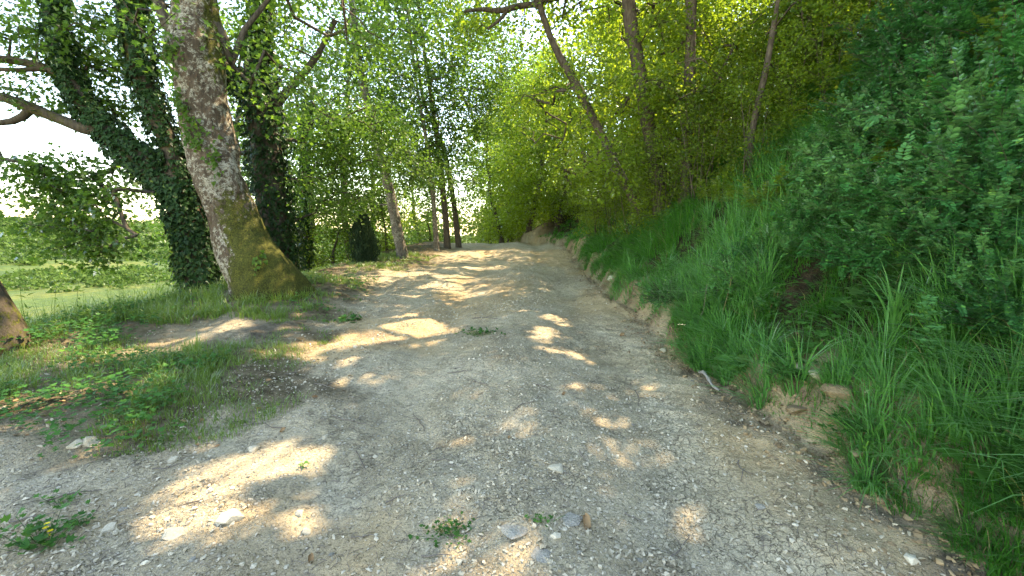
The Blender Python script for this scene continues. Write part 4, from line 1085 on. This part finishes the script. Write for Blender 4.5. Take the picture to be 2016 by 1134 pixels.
def weed(label, px, py, r, n, seed, flowers=None, hgt=.08, name='weed', leafk='maple', sz=.035):
    b = G(px, py); g = np.random.default_rng(seed); b[2] = on(b[0], b[1])
    root = thing(name, label, 'weed', b)
    fb = MB(); mb = MB()
    p = np.stack([g.normal(size=n) * r, g.normal(size=n) * r * .6, g.uniform(.01, hgt, n)], 1)
    a = g.random(n) * 6.28
    leaves(fb, p, np.stack([np.cos(a), np.sin(a), g.normal(size=n) * .3 + .2], 1), np.array([0, 0, 1.0]) + g.normal(size=(n, 3)) * .35, sz * g.uniform(.6, 1.3, n), leafk)
    for i in range(0, n, 3): tube(mb, np.array([[p[i, 0] * .4, p[i, 1] * .4, -.01], [p[i, 0] * .8, p[i, 1] * .8, p[i, 2] * .7], p[i]]), np.array([.0015, .0012, .001]), 3)
    link('stems', mb.mesh('stems', M['herb'], False), root, kind='stuff')
    link('foliage', fb.mesh('foliage', M['herb'], False), root, kind='stuff')
    for f in (flowers or []):
        q = P(f[0], f[1], b[1]) - b; fl = MB(); st = MB()
        a = np.arange(7) * 6.283 / 7
        leaves(fl, np.repeat(q[None], 7, 0), np.stack([np.cos(a), np.sin(a), np.full(7, .4)], 1), np.tile([0, 0, 1.0], (7, 1)), .014, 'oval')
        link('flower', fl.mesh('flower', M['yellow'], False), root)
        tube(st, np.array([[0, 0, 0], q * .5 + [.01, 0, 0], q]), np.array([.0015, .0012, .001]), 3); link('stalk', st.mesh('stalk', M['herb'], False), root)
    return root
weed('yellow flowering weed on bare earth at the lower left corner', 85, 1075, .10, 110, 1, [(93, 1032), (99, 1046), (90, 1040), (96, 1055)], .12)
weed('ragged green weed lying flat in the middle of the track nearest the camera', 892, 1052, .085, 130, 2, None, .03, sz=.02)
weed('small green weed beside the dry leaf at the bottom of the track', 1068, 1046, .035, 26, 3, None, .03, sz=.02)
weed('sparse grey green weed in the middle of the track farther up', 944, 665, .14, 120, 4, None, .07, sz=.04)
weed('tiny green seedling among stones left of the track centre', 598, 908, .02, 12, 5, None, .03, sz=.022)
weed('small green weed left of the yellow flowering one', 118, 990, .05, 34, 6, None, .04, sz=.03)
weed('leafy tuft beside the path at the foot of the left verge', 165, 1035, .04, 26, 7, None, .04, sz=.03)
weed('broad leaved dock rosette under the grass at the cut', 1468, 722, .07, 22, 8, None, .12, leafk='oval', sz=.16)
weed('bright broad leaved rosette on the ochre bank foot', 1560, 760, .08, 60, 9, None, .1, sz=.06)
weed('clover like weed on the crumbling edge at the right', 1690, 850, .1, 90, 10, None, .1, sz=.045)
weed('pale leafed weed standing at the left edge of the track bend', 690, 632, .12, 40, 11, None, .06, sz=.08)

# ------------------------------------------------------------------ juniper
b = G(718, 528, 40); b = P(720, 532, 12.5)
jr = thing('juniper_bush', 'dark columnar juniper beside the pale slim tree', 'juniper', b)
n = 9000; f = rng.random(n); a = rng.random(n) * 6.28; rr = (.30 * np.sin(np.clip(f, 0.02, 1) * math.pi * .86 + .35) ** .7) * (.35 + .85 * rng.random(n)) * (1 + .45 * vnoise(a * 2, f * 6, seed=3))
p = np.stack([np.cos(a) * rr, np.sin(a) * rr, f * 1.62 - .05], 1)
fb = MB(); leaves(fb, p, np.stack([np.cos(a) * .45, np.sin(a) * .45, np.ones(n)], 1) + rng.normal(size=(n, 3)) * .25, np.stack([np.cos(a), np.sin(a), np.zeros(n)], 1) + rng.normal(size=(n, 3)) * .4, rng.uniform(.06, .13, n), 'long')
link('crown', fb.mesh('crown', M['conifer'], False), jr, kind='stuff')
mb = MB(); tube(mb, np.array([[0, 0, -.3], [0, 0, .6], [0, 0, 1.2]]), np.array([.05, .04, .01]), 6); link('trunk', mb.mesh('trunk', M['bark']), jr)

# ------------------------------------------------------------------ stones, clods, twigs, dry leaves
def hull(seed, flat=.6, n=12):
    import bmesh
    g = np.random.default_rng(seed); p = norm(g.normal(size=(n, 3))) * g.uniform(.75, 1.1, (n, 1)) * np.array([1, .8, flat]) * .5
    bm = bmesh.new()
    for q_ in p: bm.verts.new(q_)
    bmesh.ops.convex_hull(bm, input=bm.verts)
    for v in [v for v in bm.verts if not v.link_faces]: bm.verts.remove(v)
    bmesh.ops.triangulate(bm, faces=bm.faces)
    bm.verts.index_update()
    V = np.array([v.co[:] for v in bm.verts]); Fc = np.array([[v.index for v in f.verts] for f in bm.faces]); bm.free()
    return V, Fc
HS = [hull(i, .45 + .3 * (i % 3) / 2, 9) for i in range(8)]
BIG = []
for i in range(6):
    V, Fc = hull(100 + i, .6, 26); BIG.append(V * 1.0)
    for mk in ('stone', 'stone_grey', 'clod'):
        BIG[-1] = (BIG[-1] if not isinstance(BIG[-1], list) else BIG[-1])
    BIG[-1] = {mk: new_mesh('stone', V, Fc, M[mk], False) for mk in ('stone', 'stone_grey', 'clod')}
def stone(px, py, w, label, mk='stone', flat=1.0, group=None, name='stone', cat='stone'):
    b = G(px, py); s = w / F * np.linalg.norm(b - [0, 0, 1.6]) * .95
    o = link(name, BIG[random.randrange(6)][mk], loc=(b[0], b[1], on(b[0], b[1]) + s * .03 * flat))
    o.scale = (s, s * random.uniform(.8, 1.1), s * flat); o.rotation_euler = (random.uniform(-.15, .15), random.uniform(-.15, .15), random.random() * 6.28)
    tag(o, label, cat, group)
for a in [(458, 1022, 46, 'largest pale stone lying in the sunlit patch at lower left'), (176, 862, 30, 'cream stone on the edge of the left verge'), (148, 870, 24, 'smaller stone just left of the cream stone at the verge'),
          (338, 1056, 40, 'flat pale stone below the largest stone of the sunlit patch', 'stone', .4), (498, 877, 24, 'whitish stone at the upper end of the near sunlit patch'), (602, 1032, 22, 'small pale stone between the near weed and the sunlit patch'),
          (1008, 1064, 62, 'broad grey blue slab sunk in the track by the near weed', 'stone_grey', .28), (1128, 1036, 50, 'grey slab beside the curled dry leaf', 'stone_grey', .3), (1062, 1108, 56, 'grey flat rock at the bottom border of the picture', 'stone_grey', .25),
          (1093, 1076, 24, 'rounded white stone between the grey slabs'), (1098, 934, 40, 'pale flat stone in the gravel right of the track centre', 'stone', .4), (1306, 692, 20, 'white stone lying at the foot of the cut'),
          (1354, 692, 20, 'ochre stone fallen from the cut beside the white one', 'clod', .9), (1205, 552, 22, 'white stone sticking out of the grass at the far cut'), (1496, 990, 20, 'blue grey stone on the cracked clay at right', 'stone_grey', .6),
          (1796, 1098, 24, 'white stone at the lower right near the grass'), (1610, 745, 34, 'cream boulder showing under grass on the bank foot', 'stone', .9), (1575, 735, 26, 'pale rock left of the cream boulder on the bank foot', 'stone', .8),
          (1720, 778, 22, 'small cream rock in the grass above the crumbling edge'), (1720, 930, 44, 'ochre clay lump on the crumbling edge at right', 'clod', .7), (1690, 905, 34, 'ochre clay lump left of the largest clay lump', 'clod', .7),
          (1655, 790, 60, 'big orange clay outcrop under the overhanging grass', 'clod', .6), (1570, 805, 50, 'clay outcrop with dead grass left of the orange outcrop', 'clod', .6), (1400, 600, 18, 'small stone lodged in the upper cut', 'stone'),
          (848, 582, 8, 'small pale stone at the left track edge far ahead'), (340, 905, 18, 'flat chip on the dark earth beside the near sunlit patch'), (215, 1045, 22, 'whitish chip on the bare earth at lower left'), (240, 1000, 16, 'narrow grey stone on bare earth at lower left', 'stone_grey', .5),
          (640, 855, 14, 'white chip beside the track left of centre'), (590, 1000, 20, 'squat stone left of the near weed'), (1010, 700, 8, 'small white stone in the sunny gravel'), (700, 690, 14, 'white stone in the sunlit strip by the verge'), (738, 887, 14, 'white pebble in the left wheel rut')]:
    stone(*a)
GP = 'loose pale pebbles on the track'
for i in range(130):
    px = rng.uniform(250, 1650); py = 1130 - (rng.random() ** 1.5) * 420
    b = G(px, py)
    if x_left(b[1]) - .4 < b[0] < x_right(b[1]): stone(px, py, rng.uniform(8, 15) * (py / 1130) ** 1.5, 'small pale limestone pebble lying loose on the stony track', 'stone_grey' if rng.random() < .15 else 'stone', rng.uniform(.5, .9), GP, 'pebble', 'pebble')

def scatter_hulls(name, x, y, s, mat, label, cat, lift=.15, flat=1.0):
    mb = MB(); n = len(x); z = H(x, y)
    a = rng.random(n) * 6.28; c, sn = np.cos(a), np.sin(a); tl = rng.normal(size=(n, 2)) * .3
    which = rng.integers(0, len(HS), n)
    for k, (V, Fc) in enumerate(HS):
        m = which == k
        if not m.any(): continue
        v = V[None] * s[m][:, None, None] * np.array([1, 1, flat])
        vx = v[..., 0] * c[m][:, None] - v[..., 1] * sn[m][:, None]; vy = v[..., 0] * sn[m][:, None] + v[..., 1] * c[m][:, None]
        vz = v[..., 2] + vx * tl[m][:, :1] + vy * tl[m][:, 1:]
        W = np.stack([vx + x[m][:, None], vy + y[m][:, None], vz + (z[m] + s[m] * lift)[:, None]], -1)
        off = (np.arange(m.sum()) * len(V))[:, None, None]
        mb.add(W.reshape(-1, 3), (Fc[None] + off).reshape(-1, 3))
    o = link(name, mb.mesh(name, M[mat], False), kind='stuff'); tag(o, label, cat, kind='stuff')
n = 42000
y = np.exp(rng.uniform(math.log(1.4), math.log(13), n)); x = rng.uniform(-2.6, 2.0, n)
x = np.where(rng.random(n) < .18, x - 2.0, x)
dn = .5 + .8 * fbm(x * .9, y * .7, seed=91, oct=3) + .35 * np.exp(-((x - .1) / .5) ** 2)
dn = dn * (1 - .6 * np.exp(-((x - 1.35) / .4) ** 2))
k = (rng.random(n) < dn) & (x < x_right(y) - .02)
x, y = x[k], y[k]; s = .007 + .030 * rng.random(len(x)) ** 5 + .0012 * y
scatter_hulls('gravel', x, y, s, 'stone', 'pale limestone gravel strewn over the dirt track', 'gravel')
n = 9000
y = np.exp(rng.uniform(math.log(1.4), math.log(19), n)); x = x_right(y) + rng.normal(size=n) * .19 + .06
s = .010 + .05 * rng.random(n) ** 4
scatter_hulls('earth_clods', x, y, s, 'clod', 'crumbled ochre clay clods along the cut of the bank', 'clods', .1)

# twigs
def twig_obj(px, py, dx, dy, r, label, group=None, mat='dead_wood', name='twig', cat='twig', lift=.006, nseg=7, knob=False):
    a = G(px, py); b = G(px + dx, py + dy); s = np.linspace(0, 1, nseg)
    L = np.linalg.norm(b - a); prp = np.array([-(b - a)[1], (b - a)[0]]) / (L + 1e-6)
    wob = np.cumsum(rng.normal(size=nseg)) * (.015 if knob else .04) * L; wob -= np.linspace(wob[0], wob[-1], nseg)
    x = a[0] + (b - a)[0] * s + prp[0] * wob; y = a[1] + (b - a)[1] * s + prp[1] * wob
    z = H(x, y) + r + lift
    mb = MB(); tube(mb, np.stack([x, y, z], 1) - a, r * np.linspace(1.1, .55, nseg) * (1 + .2 * rng.normal(size=nseg) * knob), 6)
    if L > .15 and not knob:
        k = nseg // 2; q = np.array([x[k], y[k], z[k]]) - a
        d = np.array([prp[0], prp[1], .15]) * L * .25 + (b - a) * .15
        tube(mb, np.array([q, q + d * .5, q + d]), np.array([.6, .5, .3]) * r, 4)
    o = link(name, mb.mesh(name, M[mat], True), loc=a); tag(o, label, cat, group)
for px, py, dx, dy, l in [(555, 838, -120, -12, 0), (880, 738, 50, 4, 0), (1050, 768, 40, 5, 0), (835, 840, -22, -40, 0), (850, 900, 40, 8, 0), (690, 1047, 46, 3, 0), (1320, 1090, 40, -55, 0), (1455, 905, 4, 40, 0), (655, 815, 80, 14, 0), (700, 880, 20, 35, 0),
                          (90, 990, 110, -28, 0), (20, 1040, 90, -24, 0), (300, 925, 60, -10, 0), (930, 630, 50, 6, 0), (960, 770, -35, -20, 0), (400, 985, -60, 16, 0), (1010, 820, 44, -16, 0), (620, 760, 40, 10, 0), (760, 985, 40, -12, 0), (1140, 900, 20, 26, 0), (560, 745, 40, -8, 0),
                          (1250, 760, 6, 30, 0), (830, 1098, 60, 6, 0), (1760, 960, 34, 46, 0), (1230, 1010, 36, 14, 0)]:
    twig_obj(px, py, dx, dy, .0035 if py > 700 else .006, 'thin dark dry twig lying on the stony track', 'dry twigs on the track')
twig_obj(1374, 728, 42, 54, .016, 'weathered grey root end poking out at the foot of the cut', None, 'grey_wood', 'root', 'root', .03, 9, True)
def stalk(pts_px, r, label, mat='dead_wood'):
    b = G(*pts_px[0]); p = [P(x_, y_, b[1] - .05 * i) for i, (x_, y_) in enumerate(pts_px)]
    q_, r_ = resample(np.array(p), np.linspace(r, r * .4, len(p)), .04)
    mb = MB(); tube(mb, q_ - b, r_, 5, rough=.15); o = link('dead_stem', mb.mesh('dead_stem', M[mat]), loc=b); tag(o, label, 'dead stem')
stalk([(1418, 640), (1424, 610), (1436, 570), (1440, 545)], .005, 'thin bare stem curving up behind the pale low bush', 'straw')
stalk([(1690, 250), (1712, 205), (1720, 180), (1735, 150)], .012, 'pale bare stem leaning among the bushes high on the bank', 'straw')
stalk([(1800, 210), (1775, 205), (1745, 212), (1720, 200)], .008, 'fallen bare twig lying across the dark bushes near the top')
stalk([(1560, 640), (1600, 600), (1660, 570), (1700, 560)], .006, 'dead bramble stem arching over the grass mid bank')
stalk([(1355, 660), (1372, 640), (1385, 610), (1392, 560)], .005, 'bare reddish stem standing at the edge of the cut')
# litter of twig bits and dry leaves
mb = MB(); n = 3600
y = np.exp(rng.uniform(math.log(1.4), math.log(9), n)); x = rng.uniform(-3.2, 1.8, n); L = rng.uniform(.015, .07, n); a = rng.random(n) * 6.28
k = fbm(x * 1.3, y * 1.3, seed=95, oct=3) > -.15
for xi, yi, li, ai in zip(x[k], y[k], L[k], a[k]):
    e = np.array([math.cos(ai), math.sin(ai)]) * li; zz = H(np.array([xi, xi + e[0]]), np.array([yi, yi + e[1]])) + .003
    tube(mb, np.array([[xi, yi, zz[0]], [xi + e[0] * .5, yi + e[1] * .5 + li * .06, zz.mean() + .002], [xi + e[0], yi + e[1], zz[1]]]), np.full(3, .0014 + .0006 * (yi > 4)), 3)
o = link('twig_litter', mb.mesh('twig_litter', M['dead_wood'], False), kind='stuff'); tag(o, 'dark twig bits and bark crumbs scattered over the track', 'litter', kind='stuff')
mb = MB(); n = 900
y = np.exp(rng.uniform(math.log(1.5), math.log(10), n)); x = rng.uniform(-6, 3.0, n)
k = (x < x_left(y) + .5) | (x > x_right(y) - .3); x, y = x[k], y[k]; n = len(x)
leaves(mb, np.stack([x, y, H(x, y) + .008], 1), rdir(n) * [1, 1, .15], np.array([0, 0, 1]) + rng.normal(size=(n, 3)) * .4, rng.uniform(.02, .055, n), 'oval')
o = link('leaf_litter', mb.mesh('leaf_litter', M['dry_leaf'], False), kind='stuff'); tag(o, 'brown dry leaves lying along both edges of the track', 'litter', kind='stuff')
def dry_leaf(px, py, size, label):
    b = G(px, py); mb = MB(); b[2] = on(b[0], b[1])
    g = np.linspace(-1, 1, 7); V = []; Fc = []
    for i, s in enumerate(g):
        for j, t_ in enumerate(np.linspace(-1, 1, 5)):
            w = (1 - s * s) ** .6 * .55
            V.append([s * size * .5, t_ * w * size * .5, size * (.10 + .22 * abs(t_) ** 1.5 + .12 * math.sin(3 * s + t_))])
    for i in range(6):
        for j in range(4): Fc.append([i * 5 + j, i * 5 + j + 1, (i + 1) * 5 + j + 1, (i + 1) * 5 + j])
    mb.add(np.array(V), np.array(Fc)); o = link('dry_leaf', mb.mesh('dry_leaf', M['dry_leaf'], True), loc=b)
    o.rotation_euler = (.2, -.3, random.random() * 3); tag(o, label, 'dry leaf')
dry_leaf(1152, 1045, .085, 'large curled brown leaf on the stones at the bottom of the track')
dry_leaf(1110, 779, .045, 'reddish brown leaf right of the track centre')
dry_leaf(557, 842, .05, 'brown leaf at the left edge of the gravel')
dry_leaf(1002, 868, .03, 'small red brown leaf in the dark gravel patch')
dry_leaf(610, 1086, .05, 'rust coloured leaf near the bottom left of the track')
dry_leaf(1225, 655, .09, 'brown leaf at the foot of the cut farther up')

# ------------------------------------------------------------------ far woodland on the other side of the valley
mb = MB()
def blobs(x, y, r, h, per, lsz):
    n = len(x); z = H(x, y, False)
    N = n * per; q = rdir(N); q[:, 2] = np.abs(q[:, 2]) * .9 + .05
    q *= (.75 + .3 * rng.random((N, 1)))
    R_ = np.repeat(r, per); H_ = np.repeat(h, per)
    c = np.stack([np.repeat(x, per), np.repeat(y, per), np.repeat(z, per)], 1)
    p = c + q * np.stack([R_, R_, H_], 1)
    leaves(mb, p, rdir(N), q + rng.normal(size=(N, 3)) * .35, np.repeat(lsz, per) * rng.uniform(.6, 1.3, N), 'diamond')
# slope and valley floor scrub seen at the left
n = 2600; Y_ = np.exp(rng.uniform(math.log(60), math.log(900), n)); X_ = -Y_ * rng.uniform(.45, 1.5, n)
w = x_edge(Y_) - X_
k = (fbm(X_ * .012, Y_ * .012, seed=99, oct=3) > np.interp(w, [60, 110, 260, 330], [.1, .55, .5, -.9])) & (w > 30)
X_, Y_ = X_[k], Y_[k]; n = len(X_)
r = np.interp(Y_, [60, 300, 900], [1.6, 4.0, 8]) * rng.uniform(.6, 1.4, n)
blobs(X_, Y_, r, r * rng.uniform(.8, 1.3, n), 46, r * .42)
n = 1100; Y_ = np.exp(rng.uniform(math.log(18), math.log(75), n)); X_ = -Y_ * rng.uniform(.6, 1.4, n)
k = (x_edge(Y_) - X_ > 5) & (fbm(X_ * .06, Y_ * .06, seed=97, oct=3) > -.1); X_, Y_ = X_[k], Y_[k]; n = len(X_)
r = rng.uniform(.4, 1.5, n) * (.7 + Y_ / 80); blobs(X_, Y_, r, r * rng.uniform(.7, 1.3, n), 90, r * .17)
n = 260; Y_ = rng.uniform(55, 150, n); X_ = rng.uniform(-.4, .7, n) * Y_
k = np.abs(X_ / Y_ + .10) > .04; X_, Y_ = X_[k], Y_[k]; n = len(X_)
r = rng.uniform(2.5, 5, n); blobs(X_, Y_, r, r * rng.uniform(1.2, 2.0, n), 200, r * .16)
o = link('far_woodland', mb.mesh('far_woodland', M['far'], False), kind='stuff')
tag(o, 'scrub and woodland on the far side of the valley', 'woodland', kind='stuff')

# ------------------------------------------------------------------ labels that say where each of many similar trees stands
LM = [(60, 'the left border'), (380, 'the ivy clad fork'), (500, 'the big mossy trunk'), (605, 'the slim ivy stem'), (718, 'the juniper'), (790, 'the slim pale tree'), (878, 'the crest clump'), (965, 'the crest gap'),
      (1060, 'the end of the cut'), (1200, 'the leaning tree'), (1290, 'the straight bank trunk'), (1355, 'the half hidden trunk'), (1478, 'the crooked sapling'), (1845, 'the shaded corner tree')]
BASE = {'woodland trees beyond the track crest': 'sunlit wood tree', 'trees on the falling ground left of the track': 'darker tree left of track',
        'low bushy trees along the verge': 'low bushy tree', 'slender trees behind the bank': 'slender tree behind bank',
        'many stemmed saplings on the bank': 'many stemmed sapling', 'broad saplings on the bank': 'broad dull leaved sapling'}
for grp, base in BASE.items():
    mem = [o for o in SC.objects if o.get('group') == grp]
    seen = {}
    for o in sorted(mem, key=lambda o: o.location.y):
        px = 1008 + F * o.location.x / max(o.location.y, 1)
        lp, ln = min(LM, key=lambda e: abs(e[0] - px))
        side = 'straight behind' if abs(lp - px) < 14 else ('just left of' if px < lp else 'just right of') if abs(lp - px) < 70 else ('well left of' if px < lp else 'well right of')
        k = (side, ln); seen.setdefault(k, []).append(o)
    for (side, ln), os_ in seen.items():
        for i, o in enumerate(os_):
            w = '' if len(os_) == 1 else (['nearest ', 'second nearest ', 'third nearest ', 'fourth nearest ', 'fifth nearest ', 'sixth nearest ', 'seventh nearest '][min(i, 6)] if i < len(os_) - 1 else 'farthest ')
            o['label'] = f"{w}{base} standing {side} {ln}"
